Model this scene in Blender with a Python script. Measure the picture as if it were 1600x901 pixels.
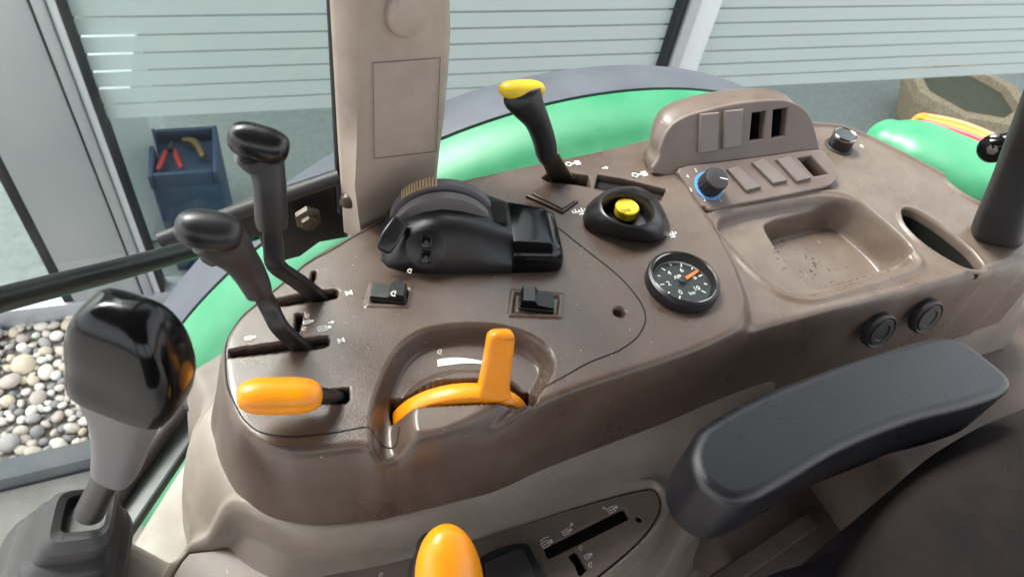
import bpy, bmesh, math, random
import numpy as np
from mathutils import Vector, Matrix
random.seed(7); np.random.seed(7)
scene = bpy.context.scene
for o in list(bpy.data.objects): bpy.data.objects.remove(o)

# ------------------------------------------------------------------ camera
# Measured: vertical vanishing point and the tractor's long axis give the pose. 1600x901 picture units, metres.
F = 1100.0; CX, CY = 800.0, 450.5; CAMZ = 0.40
dn = np.array([604 - CX, 1432 - CY, F]); dn /= np.linalg.norm(dn)
ex = np.array([3774 - CX, -189 - CY, F]); ex -= dn * ex.dot(dn); ex /= np.linalg.norm(ex)
RW = np.array([ex, np.cross(-dn, ex), -dn])          # world rows in camera axes (right, down, forward)
CAM = np.array([0, 0, CAMZ])
cam = bpy.data.objects.new('camera', bpy.data.cameras.new('camera')); scene.collection.objects.link(cam)
cam.data.sensor_width = 36; cam.data.lens = 36 * F / 1600; cam.data.clip_start = 0.01; cam.data.clip_end = 300
M3 = Matrix([[RW[i][0], -RW[i][1], -RW[i][2]] for i in range(3)])
cam.matrix_world = Matrix.Translation((0, 0, CAMZ)) @ M3.to_4x4()
scene.camera = cam
cam.data.dof.use_dof = True; cam.data.dof.focus_distance = 0.58; cam.data.dof.aperture_fstop = 11

# ------------------------------------------------------------------ sky, sun, exposure
SUN_EL, SUN_AZ = math.radians(52), math.radians(-25)
w = bpy.data.worlds.new("World"); scene.world = w; w.use_nodes = True
nt = w.node_tree; nt.nodes.clear()
sky = nt.nodes.new('ShaderNodeTexSky'); sky.sky_type = 'NISHITA'; sky.sun_disc = False
sky.sun_elevation = SUN_EL; sky.sun_rotation = SUN_AZ; sky.dust_density = 4; sky.air_density = 1.0
hs = nt.nodes.new('ShaderNodeHueSaturation'); hs.inputs['Saturation'].default_value = 0.22
bg = nt.nodes.new('ShaderNodeBackground'); bg.inputs[1].default_value = 0.15
out = nt.nodes.new('ShaderNodeOutputWorld')
nt.links.new(sky.outputs[0], hs.inputs['Color']); nt.links.new(hs.outputs[0], bg.inputs[0]); nt.links.new(bg.outputs[0], out.inputs[0])
sl = bpy.data.lights.new('sun', 'SUN'); sl.energy = 1.3; sl.angle = math.radians(20); sl.color = (1, .97, .93)
so = bpy.data.objects.new('sun', sl); scene.collection.objects.link(so)
sd_ = Vector((math.sin(SUN_AZ) * math.cos(SUN_EL), math.cos(SUN_AZ) * math.cos(SUN_EL), math.sin(SUN_EL)))
so.rotation_euler = sd_.to_track_quat('Z', 'Y').to_euler()
scene.view_settings.view_transform = 'Standard'; scene.view_settings.look = 'None'
scene.view_settings.gamma = 1; scene.view_settings.exposure = 2.3
try:
    scene.cycles.transparent_max_bounces = 16; scene.cycles.max_bounces = 8
except Exception: pass

# ------------------------------------------------------------------ geometry helpers
def ray(px, py): return RW @ np.array([px - CX, py - CY, F])
def P(px, py, z=0.0):                                  # point at height z
    r = ray(px, py); return CAM + r * ((z - CAMZ) / r[2])
def PP(px, py, o, n):                                  # point on the plane through o with normal n
    r = ray(px, py); return CAM + r * (np.dot(np.array(o) - CAM, n) / np.dot(r, n))
def mpp(p): return float((RW.T @ (np.array(p) - CAM))[2]) / F   # metres per picture unit at p
def V(a): return Vector([float(x) for x in a])
def nrm(a): a = np.array(a, float); return a / np.linalg.norm(a)

def link(o, parent=None):
    scene.collection.objects.link(o)
    if parent is not None:
        o.parent = parent
        if parent.type == 'EMPTY': o.matrix_parent_inverse = Matrix.Translation(-parent.location)
    return o
def tag(o, label=None, cat=None, group=None, kind=None):
    if label: o['label'] = label
    if cat: o['category'] = cat
    if group: o['group'] = group
    if kind: o['kind'] = kind
    return o
def thing(name, loc, label, cat, group=None):
    o = bpy.data.objects.new(name, None); o.location = V(loc); o.empty_display_size = .02
    scene.collection.objects.link(o); return tag(o, label, cat, group)
def mesh_obj(name, me, mat, parent=None, smooth=True, sharp=40):
    if smooth:
        for p in me.polygons: p.use_smooth = True
        if sharp:
            try: me.set_sharp_from_angle(angle=math.radians(sharp))
            except Exception: pass
    if mat: me.materials.clear(); me.materials.append(mat)
    o = bpy.data.objects.new(name, me); return link(o, parent)
def from_py(name, v, f, mat, parent=None, smooth=True, sharp=40):
    me = bpy.data.meshes.new(name); me.from_pydata([tuple(map(float, a)) for a in v], [], f)
    bm = bmesh.new(); bm.from_mesh(me); bmesh.ops.recalc_face_normals(bm, faces=bm.faces); bm.to_mesh(me); bm.free()
    return mesh_obj(name, me, mat, parent, smooth, sharp)
def catmull(pts, n=8, closed=True):
    p = [np.array(a, float) for a in pts]; N = len(p); o = []
    for i in range(N if closed else N - 1):
        a, b, c, d = (p[(i - 1) % N] if closed or i > 0 else p[0]), p[i], p[(i + 1) % N], (p[(i + 2) % N] if closed or i + 2 < N else p[-1])
        for k in range(n):
            t = k / n
            o.append(.5 * ((2 * b) + (c - a) * t + (2 * a - 5 * b + 4 * c - d) * t * t + (3 * b - a - 3 * c + d) * t ** 3))
    if not closed: o.append(p[-1])
    return o
def loft(name, rings, mat, parent=None, cap0=True, cap1=True, closed=True, sharp=50):
    n = len(rings[0]); v = [q for r in rings for q in r]; f = []
    for i in range(len(rings) - 1):
        for k in range(n if closed else n - 1):
            a = i * n + k; b = i * n + (k + 1) % n
            f.append((a, b, b + n, a + n))
    if cap0: f.append(tuple(range(n)))
    if cap1: f.append(tuple(range((len(rings) - 1) * n, len(rings) * n)))
    return from_py(name, v, f, mat, parent, True, sharp)
def sup(a, e):
    c, s = math.cos(a), math.sin(a)
    return math.copysign(abs(c) ** (2 / e), c), math.copysign(abs(s) ** (2 / e), s)
def sweep(name, path, radii, mat, parent=None, n=20, ref=(0, 0, 1), e=2.0, round0=False, round1=True, sub=6, sharp=60):
    """tube along path; radii = (r_side, r_ref) per station; ends can be rounded"""
    pr = [np.r_[np.array(p, float), np.array(r if hasattr(r, '__len__') else (r, r), float)] for p, r in zip(path, radii)]
    q = catmull(pr, sub, False) if sub > 1 else pr
    cs = [a[:3] for a in q]; rs = [np.maximum(a[3:], 1e-4) for a in q]
    T = [nrm(cs[min(i + 1, len(cs) - 1)] - cs[max(i - 1, 0)]) for i in range(len(cs))]
    def ring(c, t, r, s=1.0):
        u = nrm(np.cross(t, ref)); w_ = np.cross(u, t); o = []
        for k in range(n):
            x, y = sup(2 * math.pi * k / n, e); o.append(c + s * (u * x * r[0] + w_ * y * r[1]))
        return o
    rings = []
    if round0:
        m = min(rs[0])
        for k in range(5):
            a = math.pi / 2 * (k / 5); rings.append(ring(cs[0] - T[0] * m * math.cos(a), T[0], rs[0], max(math.sin(a), .02)))
    rings += [ring(c, t, r) for c, t, r in zip(cs, T, rs)]
    if round1:
        m = min(rs[-1])
        for k in range(1, 6):
            a = math.pi / 2 * (k / 5); rings.append(ring(cs[-1] + T[-1] * m * math.sin(a), T[-1], rs[-1], max(math.cos(a), .02)))
    return loft(name, rings, mat, parent, sharp=sharp)
def spx(name, st, mat, parent=None, **k):
    """sweep with stations (px, py, z, half width px, half height px)"""
    path = [P(a[0], a[1], a[2]) for a in st]
    return sweep(name, path, [(a[3] * mpp(p), a[4] * mpp(p)) for a, p in zip(st, path)], mat, parent, **k)
def dome_stations(a, b, p, n=14):
    return [tuple(np.array(a[:3]) + (np.array(b) - np.array(a[:3])) * t) + (a[3] * k, a[4] * k) for t, k in ((math.sin(i / n * math.pi / 2), max((1 - math.sin(i / n * math.pi / 2) ** p) ** (1 / p), .03)) for i in range(n + 1))]
def head(name, a, b, hw, hh, p, mat_, parent, **k):
    """rounded knob between two picture points (px, py, z)"""
    st = []
    for i in range(25):
        t = -math.cos(math.pi * i / 24); q = max((1 - abs(t) ** p) ** (1 / p), .03); c = (np.array(a) + np.array(b)) / 2 + (np.array(b) - np.array(a)) / 2 * t
        st.append((c[0], c[1], c[2], hw * q, hh * q))
    return spx(name, st, mat_, parent, n=32, sub=1, round1=False, sharp=80, **k)
def lathe(name, prof, o, axis, mat, parent=None, n=40, sharp=35, cap=True):
    axis = nrm(axis); u = nrm(np.cross(axis, (0.31, .95, .05) if abs(axis[1]) < .9 else (1, 0, 0))); w_ = np.cross(axis, u); o = np.array(o, float)
    rings = [[o + axis * h + (u * math.cos(2 * math.pi * k / n) + w_ * math.sin(2 * math.pi * k / n)) * max(r, 1e-5) for k in range(n)] for r, h in prof]
    return loft(name, rings, mat, parent, cap0=cap and prof[0][0] > 1e-4, cap1=cap and prof[-1][0] > 1e-4, sharp=sharp)
def rbox(name, c, ax, size, bev, mat, parent=None, seg=3):
    """bevelled box, axes ax = (u, v, w)"""
    bm = bmesh.new(); bmesh.ops.create_cube(bm, size=1)
    for v in bm.verts: v.co = Vector((v.co.x * size[0], v.co.y * size[1], v.co.z * size[2]))
    if bev: bmesh.ops.bevel(bm, geom=bm.edges[:] + bm.verts[:], offset=bev, segments=seg, profile=.5, affect='EDGES')
    m = Matrix([[ax[j][i] for j in range(3)] + [c[i]] for i in range(3)] + [[0, 0, 0, 1]])
    bmesh.ops.transform(bm, matrix=m, verts=bm.verts)
    bmesh.ops.recalc_face_normals(bm, faces=bm.faces)
    me = bpy.data.meshes.new(name); bm.to_mesh(me); bm.free()
    return mesh_obj(name, me, mat, parent)
AX = ((1, 0, 0), (0, 1, 0), (0, 0, 1))
def frame_from(u, w_=(0, 0, 1)):
    u = nrm(u); w_ = nrm(np.array(w_) - u * np.dot(u, w_)); return (u, np.cross(w_, u), w_)
def plate(name, outer, holes, thick, bev, mat, parent=None, n=None, o=None, drop=True, sharp=30):
    """flat moulded plate: outer/holes are world points in one plane; body lies below the plane by thick"""
    pts = [np.array(p, float) for p in outer]
    o = pts[0] if o is None else np.array(o, float)
    N = nrm(n if n is not None else (0, 0, 1)); u = nrm(np.cross((0, 1, 0), N)) if abs(N[1]) < .95 else np.array([1., 0, 0]); v = np.cross(N, u)
    cu = bpy.data.curves.new(name, 'CURVE'); cu.dimensions = '2D'; cu.fill_mode = 'BOTH'
    cu.extrude = max(thick / 2 - bev, 1e-5); cu.bevel_depth = bev; cu.bevel_resolution = 3 if bev < .006 else 8; cu.offset = -bev
    for lp in [pts] + [[np.array(p, float) for p in h] for h in holes]:
        s = cu.splines.new('POLY'); s.points.add(len(lp) - 1); s.use_cyclic_u = True
        for i, p in enumerate(lp): s.points[i].co = (np.dot(p - o, u), np.dot(p - o, v), 0, 1)
    ob = bpy.data.objects.new('tmp', cu); scene.collection.objects.link(ob)
    bpy.context.view_layer.update()
    me = bpy.data.meshes.new_from_object(ob.evaluated_get(bpy.context.evaluated_depsgraph_get()))
    bpy.data.objects.remove(ob)
    c = o - N * (thick / 2) if drop else o
    me.transform(Matrix([[u[i], v[i], N[i], c[i]] for i in range(3)] + [[0, 0, 0, 1]]))
    me.name = name
    return mesh_obj(name, me, mat, parent, True, sharp)
def text(name, s, c, u, size, mat, parent, n=(0, 0, 1), lift=.0004, align='CENTER'):
    cu = bpy.data.curves.new(name, 'FONT'); cu.body = s; cu.size = size; cu.align_x = align; cu.align_y = 'CENTER'; cu.extrude = .0001; cu.offset = size * .012
    ob = bpy.data.objects.new('tmp', cu); scene.collection.objects.link(ob); bpy.context.view_layer.update()
    me = bpy.data.meshes.new_from_object(ob.evaluated_get(bpy.context.evaluated_depsgraph_get())); bpy.data.objects.remove(ob)
    N = nrm(n); u = nrm(np.array(u) - N * np.dot(u, N)); v = np.cross(N, u); c = np.array(c) + N * lift
    me.transform(Matrix([[u[i], v[i], N[i], c[i]] for i in range(3)] + [[0, 0, 0, 1]]))
    return mesh_obj(name, me, mat, parent, False)
def ring_px(pts, z, n=48):
    """smooth closed outline at height z, resampled by angle about its centre"""
    q = np.array(catmull([P(a, b, z) for a, b in pts], 10)); return resample(q, n)
def resample(q, n):
    c = (q.max(0) + q.min(0)) / 2
    a = np.unwrap(np.arctan2(q[:, 1] - c[1], q[:, 0] - c[0]))
    if a[-1] < a[0]: q = q[::-1]; a = np.arctan2(q[:, 1] - c[1], q[:, 0] - c[0])
    a = np.mod(a, 2 * math.pi); i = np.argsort(a); a = a[i]; q = q[i]
    t = np.arange(n) * 2 * math.pi / n
    return [np.array([np.interp(x, np.r_[a[-1] - 2 * math.pi, a, a[0] + 2 * math.pi], np.r_[q[-1, k], q[:, k], q[0, k]]) for k in range(3)]) for x in t]

# ------------------------------------------------------------------ materials
def srgb(r, g, b):
    f = lambda c: (c / 255 / 12.92) if c / 255 <= .04045 else ((c / 255 + .055) / 1.055) ** 2.4
    return (f(r), f(g), f(b), 1)
MATS = {}
def mat(name, col, rough=.5, dust=0.0, dcol=(150, 138, 128), grain=0.0, gs=900, spec=.5, metal=0, specks=0.0, coat=0, rvar=.1, nscale=14, dustx=None):
    m = bpy.data.materials.new(name); m.use_nodes = True; t = m.node_tree; b = t.nodes['Principled BSDF']
    col = srgb(*col); b.inputs['Roughness'].default_value = rough; b.inputs['Metallic'].default_value = metal
    b.inputs['Specular IOR Level'].default_value = spec; b.inputs['Coat Weight'].default_value = coat
    N = t.nodes.new; L = t.links.new
    tc = N('ShaderNodeTexCoord')
    nz = N('ShaderNodeTexNoise'); nz.inputs['Scale'].default_value = nscale; nz.inputs['Detail'].default_value = 8; nz.inputs['Roughness'].default_value = .65
    L(tc.outputs['Object'], nz.inputs['Vector'])
    rp = N('ShaderNodeMapRange'); rp.inputs[1].default_value = .38; rp.inputs[2].default_value = .72; rp.inputs[3].default_value = 0; rp.inputs[4].default_value = dust
    L(nz.outputs[0], rp.inputs[0])
    mx = N('ShaderNodeMix'); mx.data_type = 'RGBA'; mx.inputs[6].default_value = col; mx.inputs[7].default_value = srgb(*dcol)
    fac_ = rp.outputs[0]
    if dustx:                                              # dust lies thicker on the rear shelf, in blotches
        sx_ = N('ShaderNodeSeparateXYZ'); L(tc.outputs['Object'], sx_.inputs[0])
        rx = N('ShaderNodeMapRange'); rx.interpolation_type = 'SMOOTHSTEP'; rx.inputs[1].default_value = dustx[0]; rx.inputs[2].default_value = dustx[1]; rx.inputs[4].default_value = dustx[2]; L(sx_.outputs[0], rx.inputs[0])
        nb = N('ShaderNodeTexNoise'); nb.inputs['Scale'].default_value = 45; nb.inputs['Detail'].default_value = 10; nb.inputs['Roughness'].default_value = .75; L(tc.outputs['Object'], nb.inputs['Vector'])
        rb = N('ShaderNodeMapRange'); rb.inputs[1].default_value = .3; rb.inputs[2].default_value = .65; rb.inputs[3].default_value = .45; L(nb.outputs[0], rb.inputs[0])
        mm = N('ShaderNodeMath'); mm.operation = 'MULTIPLY'; L(rx.outputs[0], mm.inputs[0]); L(rb.outputs[0], mm.inputs[1])
        sm = N('ShaderNodeMath'); sm.operation = 'MULTIPLY_ADD'; sm.inputs[1].default_value = .2; L(rb.outputs[0], sm.inputs[0]); sm.inputs[2].default_value = -.10
        ad = N('ShaderNodeMath'); ad.operation = 'ADD'; ad.use_clamp = True; L(rp.outputs[0], ad.inputs[0]); L(mm.outputs[0], ad.inputs[1])
        a2_ = N('ShaderNodeMath'); a2_.operation = 'ADD'; a2_.use_clamp = True; L(ad.outputs[0], a2_.inputs[0]); L(sm.outputs[0], a2_.inputs[1]); fac_ = a2_.outputs[0]
    L(fac_, mx.inputs[0]); last = mx.outputs[2]
    if specks:
        nv = N('ShaderNodeTexNoise'); nv.inputs['Scale'].default_value = 260; nv.inputs['Detail'].default_value = 3
        mp = N('ShaderNodeMapping'); mp.inputs['Scale'].default_value = (1, .35, 1); mp.inputs['Rotation'].default_value = (0, 0, .6)
        L(tc.outputs['Object'], mp.inputs[0]); L(mp.outputs[0], nv.inputs['Vector'])
        r2 = N('ShaderNodeMapRange'); r2.inputs[1].default_value = .74; r2.inputs[2].default_value = .80; r2.inputs[4].default_value = specks
        L(nv.outputs[0], r2.inputs[0])
        m2 = N('ShaderNodeMix'); m2.data_type = 'RGBA'; m2.inputs[7].default_value = srgb(205, 195, 185)
        L(r2.outputs[0], m2.inputs[0]); L(last, m2.inputs[6]); last = m2.outputs[2]
    L(last, b.inputs['Base Color'])
    r3 = N('ShaderNodeMapRange'); r3.inputs[1].default_value = .3; r3.inputs[2].default_value = .7; r3.inputs[3].default_value = max(rough - rvar, .03); r3.inputs[4].default_value = min(rough + rvar, 1)
    L(nz.outputs[0], r3.inputs[0]); L(r3.outputs[0], b.inputs['Roughness'])
    if grain:
        g = N('ShaderNodeTexNoise'); g.inputs['Scale'].default_value = gs; g.inputs['Detail'].default_value = 2
        L(tc.outputs['Object'], g.inputs['Vector'])
        bp = N('ShaderNodeBump'); bp.inputs['Strength'].default_value = grain; bp.inputs['Distance'].default_value = .0006
        L(g.outputs[0], bp.inputs['Height']); L(bp.outputs[0], b.inputs['Normal'])
    MATS[name] = m; return m
BROWN = mat('brown_plastic', (74, 57, 49), .32, .30, (116, 103, 92), .2, 650, specks=.8, dustx=(.28, .46, .5))
BROWN2 = mat('dusty_brown_plastic', (100, 86, 79), .5, .45, (138, 124, 114), .12, 1100, specks=.4)
BLANKM = mat('grey_brown_plastic', (108, 97, 92), .48, .3, (140, 130, 122), .08, 1100)
BEIGE = mat('beige_plastic', (136, 125, 115), .5, .65, (102, 89, 78), .10, 900, specks=.15)
BEIGE2 = mat('pillar_beige_plastic', (174, 159, 147), .5, .6, (142, 122, 106), .14, 700, nscale=16, specks=.12)
BLACK = mat('black_plastic', (22, 21, 23), .36, .2, (52, 48, 47), .10, 900)
BLACKG = mat('glossy_black_plastic', (10, 9, 11), .14, .06, (34, 30, 30), 0, rvar=.06, spec=.3)
SATIN = mat('satin_black_plastic', (17, 15, 17), .26, .15, (44, 38, 38), .05, 900)
RUBBER = mat('black_rubber', (36, 34, 35), .55, .4, (64, 58, 56), .2, 600)
GREYP = mat('charcoal_grip', (40, 37, 38), .48, .3, (66, 60, 58), .15, 900)
NECK = mat('grey_neck_plastic', (92, 87, 89), .5, .3, (112, 104, 102), .15, 900)
LEATHER = mat('black_leatherette', (27, 26, 30), .30, .2, (46, 43, 46), .4, 1500, rvar=.06)
FABRIC = mat('seat_fabric', (33, 28, 29), .95, .6, (58, 49, 47), 1.0, 380, spec=.15, specks=.25)
FABRIC2 = mat('seat_side_fabric', (48, 43, 52), .9, .4, (72, 66, 72), .7, 600, spec=.2)
ORANGE = mat('orange_plastic', (232, 142, 18), .34, .4, (196, 104, 22), .05, 900, nscale=34)
YELLOW = mat('yellow_plastic', (222, 188, 34), .42, .35, (176, 146, 44), 0, nscale=60)
GREEN = mat('green_paint', (52, 130, 90), .42, .4, (88, 148, 116), 0, coat=.0, nscale=20)
FRUB = mat('fender_rubber', (74, 76, 84), .6, .4, (98, 100, 106), .2, 500)
VOID = mat('dark_cavity', (10, 8, 8), .9, 0)  # near-black; at slot bottoms the colour stands in for missing light
WHITE = mat('white_print', (222, 218, 212), .6, .35, (150, 140, 132), 0, nscale=220)
CHROME = mat('dull_chrome', (150, 146, 146), .22, .2, (110, 104, 102), metal=1)
STEEL = mat('zinc_steel', (120, 112, 104), .4, .4, (90, 78, 68), metal=1)
ALU = mat('brushed_aluminium', (176, 180, 184), .42, .35, (196, 196, 196), .15, 300, metal=.6, nscale=3)
ALUL = mat('pale_aluminium', (214, 218, 220), .4, .2, (190, 194, 196), metal=.3, nscale=4)
GASK = mat('black_gasket', (26, 28, 32), .6)
BLUE = mat('blue_ring_print', (84, 150, 206), .5, .3, (120, 150, 176))
DIAL = mat('dial_black', (22, 23, 26), .5, .2, (44, 44, 46))
NEEDLE = mat('needle_orange', (244, 108, 26), .5)
MAT_ = mat('floor_mat_brown', (86, 72, 64), .75, .6, (60, 50, 44), .4, 200)
KNURL = mat('tan_knurl', (176, 150, 118), .8, .4, (120, 100, 80))
PAVE = mat('concrete_slab', (124, 122, 116), .9, .6, (90, 92, 80), .8, 120, nscale=8)
KERBM = mat('kerb_concrete', (86, 90, 92), .9, .6, (116, 116, 112), .8, 150, nscale=12)
SAND = mat('gravel_base', (128, 122, 112), 1, .8, (92, 88, 82), .8, 100, nscale=60)
SOIL = mat('soil_moss', (58, 62, 40), 1, .7, (86, 82, 60), .8, 100, nscale=20)
CARPET = mat('showroom_floor', (128, 134, 132), .7, .6, (104, 110, 108), .5, 200, nscale=40)
AGG = mat('exposed_aggregate', (140, 114, 88), .9, 1.0, (196, 178, 150), 1, 90, nscale=90)
INWALL = mat('showroom_wall', (120, 132, 132), .8, .3, (150, 160, 158), nscale=3)
CAB = mat('white_cabinet', (222, 228, 228), .5)
CRATEM = mat('blue_crate_plastic', (36, 58, 86), .6, .5, (66, 84, 104))
RED = mat('red_grip', (176, 44, 46), .5, .3, (120, 50, 48))
BRASS = mat('brass_tool', (128, 108, 70), .5, .4, (90, 80, 66), metal=.7)
LAMPO = mat('orange_lens', (240, 130, 40), .2, coat=.6); LAMPR = mat('red_lens', (196, 34, 38), .2, coat=.6)
def glass_mat(name, tint, refl=1.0):
    m = bpy.data.materials.new(name); m.use_nodes = True; t = m.node_tree; t.nodes.clear(); N = t.nodes.new; L = t.links.new
    o = N('ShaderNodeOutputMaterial'); tr = N('ShaderNodeBsdfTransparent'); tr.inputs[0].default_value = srgb(*tint)
    gl = N('ShaderNodeBsdfGlossy'); gl.inputs['Roughness'].default_value = .02; fr = N('ShaderNodeFresnel'); fr.inputs[0].default_value = 1.45
    mu = N('ShaderNodeMath'); mu.operation = 'MULTIPLY'; ge = N('ShaderNodeNewGeometry'); fb = N('ShaderNodeMath'); fb.operation = 'MULTIPLY_ADD'; fb.inputs[1].default_value = -refl; fb.inputs[2].default_value = refl
    L(ge.outputs['Backfacing'], fb.inputs[0]); L(fb.outputs[0], mu.inputs[1]); L(fr.outputs[0], mu.inputs[0])
    mx = N('ShaderNodeMixShader'); L(mu.outputs[0], mx.inputs[0]); L(tr.outputs[0], mx.inputs[1]); L(gl.outputs[0], mx.inputs[2]); L(mx.outputs[0], o.inputs[0]); return m
GLASS = glass_mat('showroom_glass', (243, 248, 246)); CGLASS = glass_mat('cab_glass', (250, 252, 251), .35)
def film_mat():
    m = bpy.data.materials.new('frosted_film'); m.use_nodes = True; t = m.node_tree; t.nodes.clear(); N = t.nodes.new; L = t.links.new
    o = N('ShaderNodeOutputMaterial'); d = N('ShaderNodeBsdfDiffuse'); d.inputs[0].default_value = srgb(206, 215, 213)
    tl = N('ShaderNodeBsdfTranslucent'); tl.inputs[0].default_value = srgb(214, 222, 220); tr = N('ShaderNodeBsdfTransparent'); tr.inputs[0].default_value = srgb(232, 238, 236)
    a = N('ShaderNodeMixShader'); a.inputs[0].default_value = .35; L(d.outputs[0], a.inputs[1]); L(tl.outputs[0], a.inputs[2])
    b = N('ShaderNodeMixShader'); b.inputs[0].default_value = .28; L(a.outputs[0], b.inputs[1]); L(tr.outputs[0], b.inputs[2]); L(b.outputs[0], o.inputs[0]); return m
FILM = film_mat()

# ------------------------------------------------------------------ ground, gravel, kerb, paving
GZ = -1.45
def gp(px, py, dz=0): return P(px, py, GZ + dz)
g = from_py('ground', [(-60, -60, GZ - .03), (60, -60, GZ - .03), (60, 60, GZ - .03), (-60, 60, GZ - .03)], [(0, 1, 2, 3)], mat('yard_paving', (150, 148, 144), .9, .4, (120, 120, 114), nscale=2)); tag(g, kind='structure')
k0, k1 = gp(-60, 758), gp(160, 706)                       # kerb line
kd = nrm(k1 - k0); kn = np.array([-kd[1], kd[0], 0])
if kn[1] < 0: kn = -kn
def strip(name, a, d, nn, l0, l1, w0, w1, z0, z1, m, parent=None, bev=.004):
    c = a + d * (l0 + l1) / 2 + nn * (w0 + w1) / 2; c = np.array([c[0], c[1], (z0 + z1) / 2])
    return rbox(name, c, (d, nn, (0, 0, 1)), (l1 - l0, w1 - w0, z1 - z0), bev, m, parent, 2)
tag(strip('kerb', k0, kd, kn, -2, 4, -.03, .03, GZ - .1, GZ + .03, KERBM), kind='structure')
bed = strip('gravel_bed', k0, kd, kn, -2, 5, .03, 1.6, GZ - .12, GZ - .025, SAND); tag(bed, kind='structure')
pv = strip('pavement', k0, kd, kn, -2, 4, -4, -.03, GZ - .12, GZ - .035, SOIL); tag(pv, kind='structure')
for i in range(-2, 3):
    for j in range(0, 3):
        sx, sy = .40, .30
        c = k0 + kd * (.12 + i * (sx + .008)) - kn * (.04 + sy / 2 + j * (sy + .010))
        rbox('paving_slab', (c[0], c[1], GZ - .03 + random.uniform(-.003, .003)), (kd, kn, (0, 0, 1)), (sx, sy, .05), .006, PAVE, pv, 2)
pcols = [(214, 207, 194), (194, 184, 170), (160, 157, 153), (138, 136, 134), (200, 186, 162), (178, 166, 155), (226, 222, 214)]
pm = [mat('pebble_stone', c, .75, .5, tuple(int(x * .8) for x in c), .3, 150, nscale=30) for c in pcols]
pmesh = []
for i in range(14):
    bm = bmesh.new(); bmesh.ops.create_icosphere(bm, subdivisions=2, radius=.5)
    s = (1, random.uniform(.65, .9), random.uniform(.45, .65)); ph = [random.uniform(0, 6) for _ in range(6)]
    for v in bm.verts:
        c = v.co.copy(); k = 1 + .12 * math.sin(3 * c.x + ph[0]) + .12 * math.sin(4 * c.y + ph[1]) + .1 * math.sin(5 * c.z + ph[2])
        v.co = Vector((c.x * s[0] * k, c.y * s[1] * k, c.z * s[2] * k))
    me = bpy.data.meshes.new('pebble'); bm.to_mesh(me); bm.free()
    for p in me.polygons: p.use_smooth = True
    me.materials.append(pm[i % 7]); pmesh.append(me)
# pebbles: dart throwing over the part of the bed in view
L0 = max(np.dot(gp(-40, 740) - k0, kd), -.3); cells = []
far_w = 1.05
cand = []
for _ in range(16000):
    l = random.uniform(-.35, 1.2); wv = random.uniform(.05, far_w); r = random.choice([.011, .013, .016, .019, .023, .028])
    if all((l - a) ** 2 + (wv - b) ** 2 > (.80 * (r + q)) ** 2 for a, b, q in cand): cand.append((l, wv, r))
def proj(p):
    v = RW.T @ (np.array(p) - CAM); return CX + F * v[0] / v[2], CY + F * v[1] / v[2]
inv = []
for l, wv, r in cand:
    c = k0 + kd * l + kn * wv; q = proj((c[0], c[1], GZ))
    if -40 < q[0] < 330 and 470 < q[1] < 780: inv.append((c, r))
inv.sort(key=lambda t: -t[1])
bmr = bmesh.new()
for i, (c, r) in enumerate(inv):
    src = random.choice(pmesh); e_ = (random.uniform(-.4, .4), random.uniform(-.4, .4), random.uniform(0, 6.3)); l_ = (c[0], c[1], GZ - .02 + r * .5)
    if i < 295:
        o = bpy.data.objects.new('pebble', src); o.location = l_; o.scale = (2.3 * r,) * 3; o.rotation_euler = e_; link(o, bed)
    else:
        from mathutils import Euler
        t = src.copy(); t.transform(Matrix.Translation(l_) @ Euler(e_).to_matrix().to_4x4() @ Matrix.Scale(2.3 * r, 4))
        for p in t.polygons: p.material_index = pmesh.index(src) % 7
        bmr.from_mesh(t); bpy.data.meshes.remove(t)
me = bpy.data.meshes.new('small_pebbles'); bmr.to_mesh(me); bmr.free()
sp0 = mesh_obj('small_pebbles', me, None, bed, True, 0); sp0['kind'] = 'stuff'
for m_ in pm: me.materials.append(m_)
# small filler gravel below the big pebbles
bmf = bmesh.new()
for _ in range(3500):
    l = random.uniform(-.5, 1.3); wv = random.uniform(.04, far_w + .1); c = k0 + kd * l + kn * wv
    bmesh.ops.create_icosphere(bmf, subdivisions=1, radius=random.uniform(.006, .012), matrix=Matrix.Translation((c[0], c[1], GZ - .022)) @ Matrix.Diagonal((1, .8, .6, 1)))
me = bpy.data.meshes.new('fine_gravel'); bmf.to_mesh(me); bmf.free()
fg = mesh_obj('fine_gravel', me, pm[2], bed, True, 0); fg['kind'] = 'stuff'

# ------------------------------------------------------------------ showroom facade
FD = np.array([.9948, -.1014, 0]); FN = np.array([-.1014, -.9948, 0]); F0 = gp(100, 492)
def PF(px, py, off=0): return PP(px, py, F0 + FN * off, FN)
def fu(px, py, off=0): return float(np.dot(PF(px, py, off) - F0, FD))
def fz(px, py, off=0): return float(PF(px, py, off)[2])
fac = thing('showroom_facade', F0, 'glass showroom front with frosted striped panes and aluminium posts', 'building')
def fbox(name, u0, u1, z0, z1, o0, o1, m, parent=fac, bev=.002):
    c = F0 + FD * (u0 + u1) / 2 + FN * (o0 + o1) / 2
    return rbox(name, (c[0], c[1], (z0 + z1) / 2), (FD, -FN, (0, 0, 1)), (u1 - u0, o1 - o0, z1 - z0), bev, m, parent, 2)
ZT = 2.2
uA = fu(20, 277); uB = fu(108, 150); uC = fu(150, 150); uD = fu(1055, 60); uE = fu(1090, 60)
fbox('base_sill', uA - 1.5, 6.5, GZ - .05, GZ + .06, -.06, .012, ALU)
fbox('post', uA - .03, uA, GZ + .06, ZT, -.05, .004, GASK)
fbox('metal_panel', uA, uB - .008, GZ + .06, ZT, -.05, .010, ALU)
fbox('post', uB - .008, uB, GZ + .06, ZT, -.05, -.005, GASK)
fbox('mullion', uB, uB + (uC - uB) * .42, GZ + .06, ZT, -.05, .018, ALU)
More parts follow.
